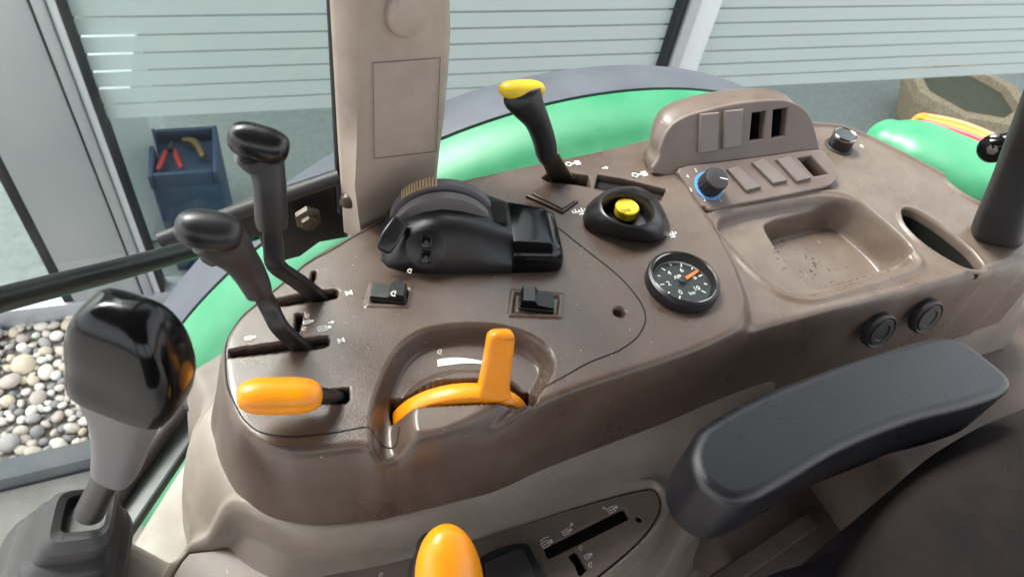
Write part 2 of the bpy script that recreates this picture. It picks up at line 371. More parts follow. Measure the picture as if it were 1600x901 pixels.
fbox('mullion', uB + (uC - uB) * .42 + .002, uC - .012, GZ + .06, ZT, -.05, .006, ALUL)
fbox('gasket', uC - .012, uC, GZ + .06, ZT, -.05, .009, GASK)
fbox('gasket', uD - .02, uD, GZ + .06, ZT, -.05, .009, GASK)
fbox('mullion', uD, uD + (uE - uD) * .45, GZ + .06, ZT, -.05, .02, ALU)
fbox('mullion', uD + (uE - uD) * .45 + .002, uE + .03, GZ + .06, ZT, -.05, .012, ALUL)
um = fu(610, 60)
for (a, b) in ((uA - 1.4, uA - .03), (uC, uD - .02), (uE + .03, 6.4)):
    fbox('glass_pane', a, b, GZ + .06, ZT, -.026, -.020, GLASS, bev=0)
# frosted film: horizontal bands with narrow clear gaps
gy = [fz(300, y) for y in (2, 31, 60, 87, 114, 140, 164)]; zb = fz(300, 186)
stepz = (gy[0] - gy[-1]) / 6; gaps = [gy[-1] + stepz * k for k in range(0, 14)]
gh = stepz * .13
for (a, b) in ((uC + .004, uD - .024), (uE + .034, 6.3), (uA - 1.3, uA - .034)):
    lo = zb
    for gz_ in gaps:
        fbox('film_band', a, b, lo, gz_ - gh / 2, -.0195, -.0190, FILM, bev=0); lo = gz_ + gh / 2
# inside the showroom
fl = from_py('showroom_floor', [F0 + FD * a - FN * b + np.array([0, 0, .03 - .0]) for a, b in ((-2, .06), (7, .06), (7, 4), (-2, 4))], [(0, 1, 2, 3)], CARPET); tag(fl, kind='structure')
bw = fbox('back_wall', -2, 7, GZ, ZT, -4.1, -4.0, INWALL); fbox('ceiling', -2, 7, ZT, ZT + .1, -4.1, -1.3, INWALL)
for a in (1.2, 3.4): fbox('inner_column', a, a + .35, GZ + .04, ZT, -2.6, -2.3, CAB)
def fin(px, py, z):                                        # point inside at height z
    return P(px, py, z)
c = P(215, 245, GZ + .35)
cb = thing('storage_cabinet', (c[0], c[1], GZ + .03), 'white low cabinet behind the glass beside the blue crate', 'cabinet')
rbox('body', (c[0] - .05, c[1] + .12, GZ + .33), (FD, -FN, (0, 0, 1)), (.22, .34, .58), .006, CAB, cb)
rbox('door', (c[0] - .05 + .02, c[1] + .12 - .176, GZ + .33), (FD, -FN, (0, 0, 1)), (.19, .012, .52), .003, ALUL, cb)
c = P(288, 240, GZ + .42)
cr = thing('tool_crate', (c[0], c[1], GZ + .03), 'blue plastic crate holding hand tools behind the showroom glass', 'crate')
rbox('body', (c[0], c[1], GZ + .21), (FD, -FN, (0, 0, 1)), (.19, .22, .36), .01, CRATEM, cr)
for s in (-1, 1):
    rbox('rim', c + FD * .088 * s + np.array([0, 0, GZ + .41 - c[2]]), (FD, -FN, (0, 0, 1)), (.014, .23, .05), .004, CRATEM, cr)
    rbox('rim', c + FN * .104 * s + np.array([0, 0, GZ + .41 - c[2]]), (FD, -FN, (0, 0, 1)), (.16, .014, .05), .004, CRATEM, cr)
ct = c + np.array([0, 0, GZ + .40 - c[2]])
pl = thing('pliers', ct, 'pliers with red grips lying on top of the blue crate', 'pliers')
for s in (-1, 1):
    a = ct + FD * (-.04 + .013 * s) + np.array([0, 0, .016])
    sweep('grip', [a + FN * .06 + FD * .018 * s, a + FN * .02 + FD * .008 * s, a - FN * .02], [.007, .008, .006], RED, pl, n=10, round0=True)
sweep('jaw', [ct + FD * -.04 + np.array([0, 0, .02]) - FN * .02, ct + FD * -.037 + np.array([0, 0, .02]) - FN * .06], [.009, .004], STEEL, pl, n=10)
bt = thing('brass_fitting', ct, 'brass coloured fitting lying in the blue crate beside the pliers', 'fitting')
sweep('elbow', [ct + FD * .0 + np.array([0, 0, .016]) - FN * .07, ct + FD * .03 + np.array([0, 0, .02]) - FN * .05, ct + FD * .05 + FN * .01 + np.array([0, 0, .016])], [.010, .012, .009], BRASS, bt, n=12, round0=True)
# planter beyond the glass on the right
c = P(1500, 158, GZ + .20)
pt = thing('planter', (c[0], c[1], GZ + .03), 'exposed aggregate concrete planter with dark soil seen through the right pane', 'planter')
R8 = lambda r, z: [np.array([c[0] + r * math.cos(math.pi / 8 + k * math.pi / 4 + .3), c[1] + r * math.sin(math.pi / 8 + k * math.pi / 4 + .3), z]) for k in range(8)]
loft('bowl', [R8(.22, GZ + .03), R8(.30, GZ + .22), R8(.30, GZ + .27), R8(.24, GZ + .27), R8(.23, GZ + .22)], AGG, pt, cap1=False, sharp=20)
loft('soil', [R8(.235, GZ + .18), R8(.235, GZ + .235)], SOIL, pt, sharp=20)

# ------------------------------------------------------------------ tractor fender
def arc(y, r, cx, cz, a0, a1, n): return [np.array([cx + r * math.cos(a), y, cz + r * math.sin(a)]) for a in np.linspace(a0, a1, n)]
fen = thing('rear_fender', (.47, .6, -.79), 'green rounded rear fender with dark rubber edge outside the cab', 'fender')
a0, a1 = math.radians(188), math.radians(38)
prof = [(.44, .640), (.50, .668), (.545, .684), (.570, .692), (.580, .702), (.60, .711), (.63, .7145), (.648, .713), (.650, .700)]
loft('green_panel', [arc(y, r, .473 - (y - .65) * .0, -.792, a0, a1, 90) for y, r in prof], GREEN, fen, cap0=False, cap1=False, closed=False, sharp=60)
prof = [(.652, .700), (.653, .7145), (.66, .7165), (.70, .722), (.735, .722), (.752, .712), (.756, .66)]
loft('rubber_extension', [arc(y, r, .473 + (y - .65) * .02, -.792 - (y - .65) * .30, a0, a1, 90) for y, r in prof], FRUB, fen, cap0=False, cap1=False, closed=False, sharp=60)
# rear lamp pod on the fender's back end
lp = thing('rear_lamp_housing', P(1450, 250, -.08), 'green rounded lamp housing with orange lens behind the console', 'lamp')
spx('housing', [(1385, 225, -.10, 42, 34), (1420, 240, -.10, 62, 46), (1490, 275, -.10, 70, 52), (1580, 320, -.10, 74, 55)], GREEN, lp, n=28, e=2.6, round0=True, ref=(0, 0, 1))
spx('orange_lens', [(1440, 200, -.115, 26, 20), (1500, 220, -.115, 33, 26), (1600, 268, -.115, 36, 30)], LAMPO, lp, n=20, e=2.6, round0=True)
spx('red_lens', [(1432, 206, -.112, 26, 18), (1500, 232, -.108, 30, 24), (1600, 280, -.108, 34, 28)], LAMPR, lp, n=20, e=2.6, round0=True)

# ------------------------------------------------------------------ console height field
X0, X1, Y0, Y1, ST = -.075, .74, .10, .50, .001
gx = np.arange(X0, X1, ST); gyv = np.arange(Y0, Y1, ST); GX, GY = np.meshgrid(gx, gyv)
def poly(px, z=0.0, smooth=6):
    q = [P(a[0], a[1], a[2] if len(a) > 2 else z)[:2] for a in px]
    return np.array(catmull(q, smooth)) if smooth > 1 else np.array(q)
def sdf(q, pad=.06):
    """signed distance (negative inside) to polygon q, exact within pad of its box"""
    D = np.full(GX.shape, pad)
    i0 = max(np.searchsorted(gx, q[:, 0].min() - pad), 0); i1 = np.searchsorted(gx, q[:, 0].max() + pad)
    j0 = max(np.searchsorted(gyv, q[:, 1].min() - pad), 0); j1 = np.searchsorted(gyv, q[:, 1].max() + pad)
    x = GX[j0:j1, i0:i1]; y = GY[j0:j1, i0:i1]; d = np.full(x.shape, 1e9); ins = np.zeros(x.shape, bool)
    for k in range(len(q)):
        ax, ay = q[k]; bx, by = q[(k + 1) % len(q)]; ux, uy = bx - ax, by - ay; l2 = ux * ux + uy * uy + 1e-14
        t = np.clip(((x - ax) * ux + (y - ay) * uy) / l2, 0, 1)
        d = np.minimum(d, (x - ax - t * ux) ** 2 + (y - ay - t * uy) ** 2)
        if abs(uy) > 1e-12: ins ^= ((ay > y) != (by > y)) & (x < ux * (y - ay) / uy + ax)
    D[j0:j1, i0:i1] = np.where(ins, -1, 1) * np.sqrt(d); return D
def sst(a, b, x): t = np.clip((x - a) / (b - a), 0, 1); return t * t * (3 - 2 * t)
def blur(Z, s):
    r = int(3 * s / ST) + 1; k = np.exp(-.5 * (np.arange(-r, r + 1) * ST / s) ** 2); k /= k.sum()
    Zp = np.pad(Z, r, mode='edge'); A = sum(k[i] * Zp[i:i + Z.shape[0], :] for i in range(2 * r + 1))
    return sum(k[i] * A[:, i:i + Z.shape[1]] for i in range(2 * r + 1))
ZR = -.014; WB = -.085
far = [(436, 431), (472, 401), (511, 378), (535, 364), (600, 330), (690, 284), (760, 266), (850, 247), (930, 231), (1000, 214)]
farR = [(1140, 194, ZR), (1278, 190, ZR), (1335, 201, ZR), (1395, 228, ZR), (1484, 274, ZR), (1496, 290, ZR), (1540, 318, ZR), (1640, 352, ZR), (1730, 372, ZR)]
Tn = [(1600, 412, ZR), (1500, 440, ZR), (1400, 468, ZR), (1300, 490, ZR), (1200, 515, ZR), (1150, 533, -.008), (1090, 555), (1000, 585), (930, 607), (870, 630), (830, 652), (760, 688), (700, 712), (640, 722), (600, 718), (565, 704), (520, 708), (460, 714), (420, 706), (385, 688), (360, 660), (348, 622), (343, 585), (342, 552), (347, 525), (358, 503), (375, 479), (416, 447)]
Tq = poly(far + farR + Tn, 0, 5)
Bn = [(1640, 450), (1573, 470), (1480, 500), (1345, 543), (1193, 600), (1080, 641), (982, 679), (875, 721), (733, 773), (626, 803), (560, 819), (490, 827), (433, 819), (398, 801), (369, 773), (346, 734), (335, 698), (334, 640)]
Bq = [P(a[0], a[1], a[2] if len(a) > 2 else 0)[:2] + np.array([-.001, .004]) for a in [(416, 447)] + far + farR] + [P(a, b, WB)[:2] for a, b in Bn]
Bq = np.array(catmull(Bq, 5))
sT = sdf(Tq, .10); sB = sdf(Bq, .10)
pod = poly([(300, 300), (700, 150), (1005, 190), (1030, 225), (1062, 272), (1100, 330), (1130, 382), (1152, 430), (1163, 470), (1158, 505), (1138, 535), (1060, 600), (700, 800), (300, 850)], 0, 4)
sP = sdf(pod, .12)
top = ZR + (0 - ZR) * (1 - sst(0, .011, sP))
wall_t = np.clip(sT / np.maximum(sT - np.minimum(sB, -1e-4), 1e-4), 0, 1)
Z = np.where(sT <= 0, top, top + (WB - top) * wall_t ** .8)
Z = np.where(sB >= 0, WB - np.minimum(sB * 8, .06), Z)
Z = blur(Z, .0032)
# raised lip along the far rear edge
lipd = np.abs(sT + .006); Z += .004 * np.exp(-(lipd / .004) ** 2) * sst(.40, .46, GX) * sst(.22, .26, GY)
# throttle scoop and dome
scoop = sdf(poly([(575, 672), (577, 640), (585, 608), (598, 576), (613, 548), (634, 526), (660, 512), (692, 505), (733, 502), (785, 506), (830, 520), (862, 545), (868, 575), (850, 610), (815, 650), (760, 690), (700, 722), (640, 742), (600, 738), (578, 712)], 0))
Z -= .016 * (1 - sst(-.011, 0, scoop))
soft = sdf(poly([(615, 692), (612, 640), (640, 588), (690, 562), (740, 558), (800, 572), (838, 618), (818, 650), (772, 676), (715, 704), (670, 715), (638, 712)], 0))
Z += .021 * (1 - sst(-.017, .001, soft))
ta_ = P(640, 640, 0); tb_ = P(812, 632, 0); tu = nrm(tb_ - ta_); tv = np.array([-tu[1], tu[0], 0]); tl = float(np.linalg.norm(tb_ - ta_)); tm = (ta_ + tb_) / 2
VO = .0085                                                 # slot centre, behind the chord
slq = [tm + tu * a + tv * (VO + b) for a, b in ((-.048, -.0092), (.048, -.0092), (.0495, 0), (.048, .0100), (-.048, .0100), (-.0495, 0))]
slotT = sdf(np.array([p[:2] for p in slq]), .02)
SLOTS = []
def cut(px, depth, z=0.0, edge=.0016, smooth=1, pad=.02):
    global Z
    SLOTS.append((px, min(depth * .45, .010)))
    s = sdf(poly(px, z, smooth), pad); Z = Z - depth * (1 - sst(-edge, edge * .25, s)); return s
Z -= .045 * (1 - sst(-.0018, .0005, slotT))
# slots
cut([(357, 546), (357, 558), (505, 543), (513, 539), (515, 529), (511, 525), (470, 529)], .016, edge=.0022)
cut([(412, 471), (415, 481), (515, 468), (526, 465), (529, 455), (524, 452), (490, 455)], .016, edge=.0022)
cut([(462, 490), (474, 490), (471, 505), (468, 518), (462, 520), (460, 517)], .02, edge=.0012)
cut([(488, 424), (494, 424), (492, 437), (486, 447), (482, 445)], .02, edge=.0012)
cut([(502, 610), (545, 606), (546, 624), (540, 629), (504, 630)], .025)
cut([(847, 278), (855, 271), (888, 270), (920, 275), (923, 292), (890, 287), (855, 283)], .022)
cut([(929, 294), (934, 273), (975, 280), (1041, 296), (1033, 313), (1000, 308), (951, 299)], .014)
for (a, b, r, dp) in ((968, 487, .0048, .008), (962, 226, .0028, .006), (688, 306, .006, .012)):
    c = P(a, b, 0); s = np.hypot(GX - c[0], GY - c[1]) - r; Z -= dp * (1 - sst(-.002, .0008, s))
# rocker recess frames
for q in ([(572, 479), (580, 443), (645, 448), (638, 481)], [(794, 494), (799, 453), (880, 460), (876, 497)]):
    s = sdf(poly(q, 0, 1), .02); Z += .0012 * (1 - sst(-.0008, .0012, s)); s2 = s + .0028; Z -= .0022 * (1 - sst(-.0012, .0008, s2))
# tray
tr = sdf(poly([(1119, 355), (1124, 338), (1150, 328), (1182, 321), (1260, 308), (1296, 306), (1324, 312), (1349, 326), (1395, 365), (1421, 396), (1427, 408), (1414, 418), (1360, 436), (1289, 456), (1253, 460), (1218, 450), (1182, 422), (1146, 387), (1125, 364)], ZR, 5))
Z -= .011 * (1 - sst(-.008, .0, tr)); Z += .0022 * np.exp(-((tr - .006) / .0035) ** 2)
pit = sdf(poly([(1194, 356), (1202, 346), (1225, 338), (1295, 323), (1325, 328), (1350, 342), (1400, 385), (1415, 404), (1405, 412), (1360, 428), (1290, 448), (1268, 448), (1245, 425), (1215, 392)], ZR - .011, 5))
Z -= .024 * (1 - sst(-.009, .001, pit))
# oval holder
cup = sdf(poly([(1406, 334), (1411, 326), (1431, 330), (1466, 351), (1512, 387), (1534, 412), (1536, 421), (1526, 424), (1498, 417), (1448, 387), (1415, 356)], ZR, 5))
Z += .0018 * np.exp(-((cup - .002) / .002) ** 2); Z -= .06 * (1 - sst(-.004, .0005, cup))
CUPMASK = cup > .0004
def hz(x, y):
    i = min(max((x - X0) / ST, 0), len(gx) - 2); j = min(max((y - Y0) / ST, 0), len(gyv) - 2); a, b = int(i), int(j); u, v = i - a, j - b
    return float((Z[b, a] * (1 - u) + Z[b, a + 1] * u) * (1 - v) + (Z[b + 1, a] * (1 - u) + Z[b + 1, a + 1] * u) * v)
def heightmesh(name, Zg, keep, m, parent):
    ny, nx = Zg.shape; idx = -np.ones((ny, nx), int)
    kc = keep[:-1, :-1] & keep[1:, :-1] & keep[:-1, 1:] & keep[1:, 1:]
    use = np.zeros((ny, nx), bool)
    for dj in (0, 1):
        for di in (0, 1): use[dj:ny - 1 + dj, di:nx - 1 + di] |= kc
    idx[use] = np.arange(use.sum())
    co = np.c_[GX[use], GY[use], Zg[use]].astype(np.float32)
    jj, ii = np.nonzero(kc)
    fc = np.c_[idx[jj, ii], idx[jj, ii + 1], idx[jj + 1, ii + 1], idx[jj + 1, ii]].astype(np.int32)
    me = bpy.data.meshes.new(name); me.vertices.add(len(co)); me.vertices.foreach_set('co', co.ravel())
    me.loops.add(fc.size); me.loops.foreach_set('vertex_index', fc.ravel())
    me.polygons.add(len(fc)); me.polygons.foreach_set('loop_start', np.arange(0, fc.size, 4, dtype=np.int32))
    me.update(calc_edges=True); me.validate()
    return mesh_obj(name, me, m, parent, True, 0)
con = thing('side_console', P(700, 500, WB), 'brown moulded plastic operator console with slots, tray and switch hump', 'console')
heightmesh('shell', Z, (sB < .006) & CUPMASK, BROWN, con)
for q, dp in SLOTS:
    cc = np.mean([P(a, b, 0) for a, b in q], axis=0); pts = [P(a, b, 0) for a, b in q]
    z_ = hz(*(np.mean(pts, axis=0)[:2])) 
    from_py('slot_shade', [(p[0] + (cc[0] - p[0]) * .01, p[1] + (cc[1] - p[1]) * .01, -dp) for p in pts], [tuple(range(len(pts)))], VOID, con, False)  # near-black sheet puts the slot's unlit depth into colour
from_py('slot_shade', [(p[0], p[1], -.026) for p in slq], [tuple(range(6))], VOID, con, False)  # same painted shade for the throttle slot
cq = [np.array([*q, 0]) for q in poly([(1406, 334), (1411, 326), (1431, 330), (1466, 351), (1512, 387), (1534, 412), (1536, 421), (1526, 424), (1498, 417), (1448, 387), (1415, 356)], ZR, 5)]
def lq_(d, z):                                            # holder outline offset outward by d
    o = []
    for i, q in enumerate(cq):
        t = cq[(i + 1) % len(cq)] - cq[i - 1]; t = t / (np.linalg.norm(t) + 1e-9); n_ = np.array([t[1], -t[0], 0]) * CS
        o.append(np.array([q[0] + n_[0] * d, q[1] + n_[1] * d, z]))
    return o
_x = np.array(cq); CS = 1.0 if np.sum(_x[:, 0] * np.roll(_x[:, 1], -1) - np.roll(_x[:, 0], -1) * _x[:, 1]) > 0 else -1.0
loft('holder_rim', [lq_(.0035, ZR + .0002), lq_(.0024, ZR + .0018), lq_(.0010, ZR + .0024), lq_(-.0005, ZR + .0016), lq_(-.0015, ZR - .001), lq_(-.002, ZR - .008)], BROWN, con, cap0=False, cap1=False, sharp=80)
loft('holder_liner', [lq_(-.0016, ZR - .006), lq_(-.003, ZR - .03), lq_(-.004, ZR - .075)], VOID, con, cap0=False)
# loose dirt: dark crumbs in the tray, pale dust specks over the top
def crumbs(name, n, reg, sz, m):
    bm = bmesh.new(); k = 0
    while k < n:
        px, py = reg(); p = P(px, py, ZR if px > 1150 else 0); z_ = hz(p[0], p[1]); p = P(px, py, z_); z_ = hz(p[0], p[1]); k += 1
        r = random.uniform(*sz)
        bmesh.ops.create_icosphere(bm, subdivisions=1, radius=r, matrix=Matrix.Translation((p[0], p[1], z_ + r * .1)) @ Matrix.Rotation(random.uniform(0, 6), 4, 'Z') @ Matrix.Diagonal((random.uniform(.6, 2.2), random.uniform(.5, 1), .35, 1)))
    me = bpy.data.meshes.new(name); bm.to_mesh(me); bm.free()
    o = mesh_obj(name, me, m, con, True, 0); o['kind'] = 'stuff'
def reg_pit():
    t = random.random()
    if t < .4: return random.gauss(1262, 16), random.gauss(418, 8)
    if t < .7: return 1205 + random.random() * 20 + random.gauss(0, 3), 365 + random.random() * 30
    return random.gauss(1335, 20), random.gauss(425, 5)
crumbs('tray_dirt', 120, reg_pit, (.0004, .0011), mat('dark_dirt', (50, 40, 36), .9))
crumbs('dust_specks', 240, lambda: (random.uniform(380, 1560), random.uniform(250, 660)), (.00022, .0005), mat('pale_dust', (176, 162, 148), .9))
# seam gap of the inset top plate
seam = [(352, 551), (354, 527), (363, 511), (384, 489), (436, 448), (480, 412), (520, 390), (560, 366), (600, 346), (660, 322), (715, 313), (769, 311), (804, 321), (861, 349), (911, 387), (964, 429), (996, 465), (1008, 490), (1006, 509), (992, 530), (964, 549), (921, 566), (870, 594), (824, 618)]
seam2 = [(352, 551), (352, 575), (355, 602), (369, 634), (383, 657), (408, 675), (455, 682), (520, 676), (573, 667), (590, 676), (618, 679), (624, 655)]
for s_ in (seam, seam2):
    pts = catmull([P(a, b, 0) for a, b in s_], 8, False); v = []; f = []
    for i, p in enumerate(pts):
        t = nrm(pts[min(i + 1, len(pts) - 1)] - pts[max(i - 1, 0)]); nn = np.array([-t[1], t[0], 0]) * .00045
        for q in (p - nn, p + nn): v.append((q[0], q[1], hz(q[0], q[1]) + .00035))
        if i: f.append((2 * i - 2, 2 * i - 1, 2 * i + 1, 2 * i))
    from_py('seam_gap', v, f, VOID, con)

# ------------------------------------------------------------------ prints on the console
def mark(quads, parent, m=WHITE, zf=None, name='print'):
    v = []; f = []
    for q in quads:
        i = len(v)
        for p in q: v.append((p[0], p[1], (zf(p[0], p[1]) if zf else p[2]) + .0005))
        f.append(tuple(range(i, i + len(q))))
    return from_py(name, v, f, m, parent, False)
def icon(kind, px, py, s, parent, z=None, rot=0.0, m=WHITE):
    """small pictogram of flat strokes; s = size in picture units"""
    c = P(px, py, 0 if z is None else z)
    for _ in range(6):
        if z is None: c = P(px, py, hz(c[0], c[1]))
    k = s * mpp(c)
    ux = np.array([math.cos(rot), math.sin(rot), 0]); uy = np.array([-ux[1], ux[0], 0])
    def R_(x0, y0, x1, y1): return [c + k * (ux * a + uy * b) for a, b in ((x0, y0), (x1, y0), (x1, y1), (x0, y1))]
    def O(x0, y0, x1, y1, t=.09): return [R_(x0, y0, x1, y0 + t), R_(x0, y1 - t, x1, y1), R_(x0, y0, x0 + t, y1), R_(x1 - t, y0, x1, y1)]
    q = []
    if kind == 'cyl': q = O(-.5, -.25, .2, .25) + [R_(-.36, -.05, .1, .05), R_(.24, -.14, .5, .14)]
    if kind == 'arrow': q = [R_(-.4, -.1, .1, .1), [c + k * (ux * a + uy * b) for a, b in ((.1, -.35), (.5, 0), (.1, .35))]]
    if kind == 'spool': q = [R_(-.45, -.4, -.22, .4), R_(.22, -.4, .45, .4), R_(-.22, -.22, .22, -.06), R_(-.22, .06, .22, .22)]
    if kind == 'turn':
        for i in range(7):
            a = .6 + i * .62; b = a + .5
            q.append([c + k * (ux * r * math.cos(t) + uy * r * math.sin(t)) for r, t in ((.28, a), (.45, a), (.45, b), (.28, b))])
        q.append(R_(.0, -.1, .2, .1))
    if kind == 'wave': q = O(-.5, -.4, .2, .1) + [R_(-.36, -.2, .1, -.1), R_(.24, -.3, .5, 0), R_(-.4, .2, -.15, .3), R_(-.1, .26, .15, .36), R_(.2, .2, .4, .3)]
    if kind == 'pto': q = [R_(-.5, -.1, .5, .0)] + [R_(-.5 + .25 * i, 0, -.38 + .25 * i, .3 if i % 2 else .18) for i in range(5)] + [R_(-.1, -.35, .3, -.2)]
    if kind == 'link': q = O(-.5, -.2, -.1, .2) + [R_(-.1, -.05, .15, .05)] + [R_(.15, -.2, .5, .2)]
    return mark(q, parent, m, hz if z is None else None)
for k_, a, b, s in (('spool', 545, 458, 12), ('spool', 533, 532, 12), ('cyl', 391, 528, 17), ('cyl', 482, 503, 16), ('turn', 481, 494, 9), ('turn', 476, 514, 9), ('cyl', 507, 513, 21), ('arrow', 517, 504, 11), ('arrow', 440, 512, 9), ('link', 895, 256, 25), ('arrow', 945, 263, 12), ('link', 999, 273, 27), ('pto', 904, 331, 22), ('pto', 1047, 367, 20), ('turn', 688, 550, 11)):
    icon(k_, a, b, s, con)
def onto(px, py):                                          # picture point dropped onto the moulded surface
    p = P(px, py, 0)
    for _ in range(6): p = P(px, py, hz(p[0], p[1]))
    return p
ta = catmull([np.array(q) for q in ((683., 562.), (705, 559), (730, 560), (757, 565))], 8, False); tb = catmull([np.array(q) for q in ((684., 573.), (705, 570), (730, 568), (757, 569))], 8, False)
wq = [[onto(*(ta[i] + (tb[i] - ta[i]) * r / 4)), onto(*(ta[i + 1] + (tb[i + 1] - ta[i + 1]) * r / 4)), onto(*(ta[i + 1] + (tb[i + 1] - ta[i + 1]) * (r + 1) / 4)), onto(*(ta[i] + (tb[i] - ta[i]) * (r + 1) / 4))] for i in range(len(ta) - 1) for r in range(4)]
mark(wq, con, zf=hz, name='speed_wedge_print')

icon('turn', 1347, 229, 9, con); icon('turn', 1523, 379, 10, con)
# ------------------------------------------------------------------ rocker switches, blank plates, gauge on the console
def dirpx(a, b, z=0): return nrm(P(*b, z) - P(*a, z))
def rocker(px, py, d, sz, hi, label):
    c = P(px, py, 0); c[2] = hz(*c[:2]) ; fr = frame_from(d)
    r = rbox('rocker_switch', c + np.array([0, 0, .001]), fr, (sz[0], sz[1], .004), .001, BLACK, con); r['label'] = label
    u, vv, ww = fr; L = sz[0] * .94; W = sz[1] * .9
    prof = [(-.5, .0), (-.5, .003), (.02, .0035), (.14, .0085), (.46, .0075), (.5, .004), (.5, 0)] if hi > 0 else [(-.5, 0), (-.5, .004), (-.44, .0085), (-.1, .009), (.02, .0045), (.5, .003), (.5, 0)]
    rings = [[c + u * (x * L) + vv * s * W / 2 + ww * (h + .0025) for x, h in prof] for s in (-1, 1)]
    loft('rocker', rings, BLACKG if hi < 0 else BLACK, r, sharp=25)
    return r
rocker(607, 461, dirpx((580, 458), (635, 464)), (.0265, .0145), 1, 'small black rocker switch with white pictogram, tilted to its right')
icon('turn', 616, 459, 13, con, z=.0118)
rocker(838, 473, dirpx((810, 470), (866, 476)), (.027, .0165), -1, 'black rocker switch with pale raised left half')
bp_ = plate('blanking_plate', [P(a, b, .0025) for a, b in ((822, 305), (853, 287), (904, 313), (880, 331))], [], .006, .0012, BROWN, con)
plate('plug', [P(a, b, .004) for a, b in ((832, 302), (852, 290), (899, 313), (879, 326))], [], .004, .001, BROWN, bp_)
gc = P(1068, 436, .007); gr_ = .0285
ga = lathe('air_gauge', [(.0300, -.012), (.0300, .000), (.0292, .0022), (.0272, .0030), (.0258, .0022), (.0250, -.0005), (.0236, -.0052), (.0232, -.0056)], gc, (0, 0, 1), BLACK, con, 56, cap=False)
lathe('chrome_ring', [(.0270, .0029), (.0264, .0036), (.0256, .0028)], gc, (0, 0, 1), CHROME, ga, 56, cap=False)
lathe('chrome_ring', [(.0240, -.0048), (.0234, -.0040), (.0228, -.0052)], gc, (0, 0, 1), CHROME, ga, 56, cap=False)
ga['label'] = 'round black air pressure gauge with chrome bezel and orange needle'
lathe('dial', [(.0250, -.009), (.0248, -.0056), (1e-5, -.0055)], gc, (0, 0, 1), DIAL, ga, 40)
gz_ = gc[2] - .0055
def gpt(px, py): return P(px, py, gz_)
GCX = gpt(1066, 440)
def gdir(a): return np.array([math.cos(a), math.sin(a), 0])
A0, A1 = math.radians(232), math.radians(-52)
for i in range(11):
    a = A0 + (A1 - A0) * i / 10; d = gdir(a); t = np.array([-d[1], d[0], 0]); big = i % 2 == 0
    mark([[GCX + d * .0205 + t * .0006, GCX + d * .0205 - t * .0006, GCX + d * (.0165 if big else .018) - t * .0006, GCX + d * (.0165 if big else .018) + t * .0006]], ga, name='tick')
    if big: text('numeral', str(i), GCX + d * .0125, (1, 0, 0), .0062, WHITE, ga)
text('dial_text', 'AIR', GCX + np.array([-.001, .0055, 0]), (1, 0, 0), .005, WHITE, ga)
text('dial_text', 'bar', GCX + np.array([.0015, -.013, 0]), (1, 0, 0), .0048, WHITE, ga)
nd = nrm(gpt(1091, 424) - GCX); nq = np.array([-nd[1], nd[0], 0])
nm_ = loft('needle', [[GCX + nd * a + nq * s * w_ + np.array([0, 0, h]) for s, h in ((-1, .0015), (1, .0015), (1, .0022), (-1, .0022))] for a, w_ in ((.002, .0016), (.0195, .0011))], NEEDLE, ga)
lathe('hub', [(.0032, .0002), (.0032, .003), (.0026, .0034), (1e-5, .0034)], GCX, (0, 0, 1), DIAL, ga, 20)
lathe('lens', [(.0245, .0012), (.0240, .0016), (1e-5, .0018)], gc + np.array([0, 0, -.003]), (0, 0, 1), CGLASS, ga, 32)

# ------------------------------------------------------------------ switch hump
z1, z2 = .006, .052
a_, b_ = P(1070, 259, z1), P(1279, 231, z1); c_ = P(1150, 160, z2)
HN = nrm(np.cross(b_ - a_, c_ - a_)); HN = HN if HN[2] > 0 else -HN
def PH(px, py): return PP(px, py, a_, HN)
face = [(1040, 275), (1031, 242), (1036, 218), (1048, 197), (1066, 184), (1090, 175), (1151, 161), (1200, 156), (1228, 156), (1254, 167), (1268, 184), (1275, 205), (1281, 233), (1279, 245)]
fq = [PH(*p) for p in catmull(face, 4)]
def quadH(c4): return [PH(*p) for p in c4]
holesH = [quadH([(1172, 220), (1176, 177), (1197, 174), (1193, 217)]), quadH([(1206, 216), (1209, 172), (1231, 169), (1227, 212)])]
hump = plate('switch_hump', fq, holesH, .010, .002, BROWN2, con, HN); hump['label'] = 'upright rounded switch panel rising at the back of the console'
# moulded body behind the face, falling to the deck
hb = lambda off, s, dz: [p * 1.0 + np.array([0, off, 0]) + np.array([0, 0, dz]) for p in fq]
cen = np.mean(fq, axis=0)
def ringb(off, sc): return [np.array([cen[0] + (p[0] - cen[0]) * sc, p[1] + off, -.03 + (p[2] + .03) * (sc if p[2] > -.03 else 1)]) for p in fq]
loft('hump_body', [[p - HN * .004 for p in fq], [p - HN * .004 + (cen - p) * .005 + np.array([0, .010, -.001]) for p in fq], ringb(.022, .975), ringb(.032, .90), ringb(.036, .8)], BROWN, hump, cap0=False, sharp=60)
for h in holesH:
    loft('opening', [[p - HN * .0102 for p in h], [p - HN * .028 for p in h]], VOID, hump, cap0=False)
for q in ([(1090, 240), (1092, 178), (1121, 175), (1119, 236)], [(1127, 233), (1130, 173), (1159, 170), (1156, 229)]):
    r = [PH(*p) + HN * .0035 for p in q]; s_ = plate('switch_blank', r, [], .005, .0016, BLANKM, hump, HN)
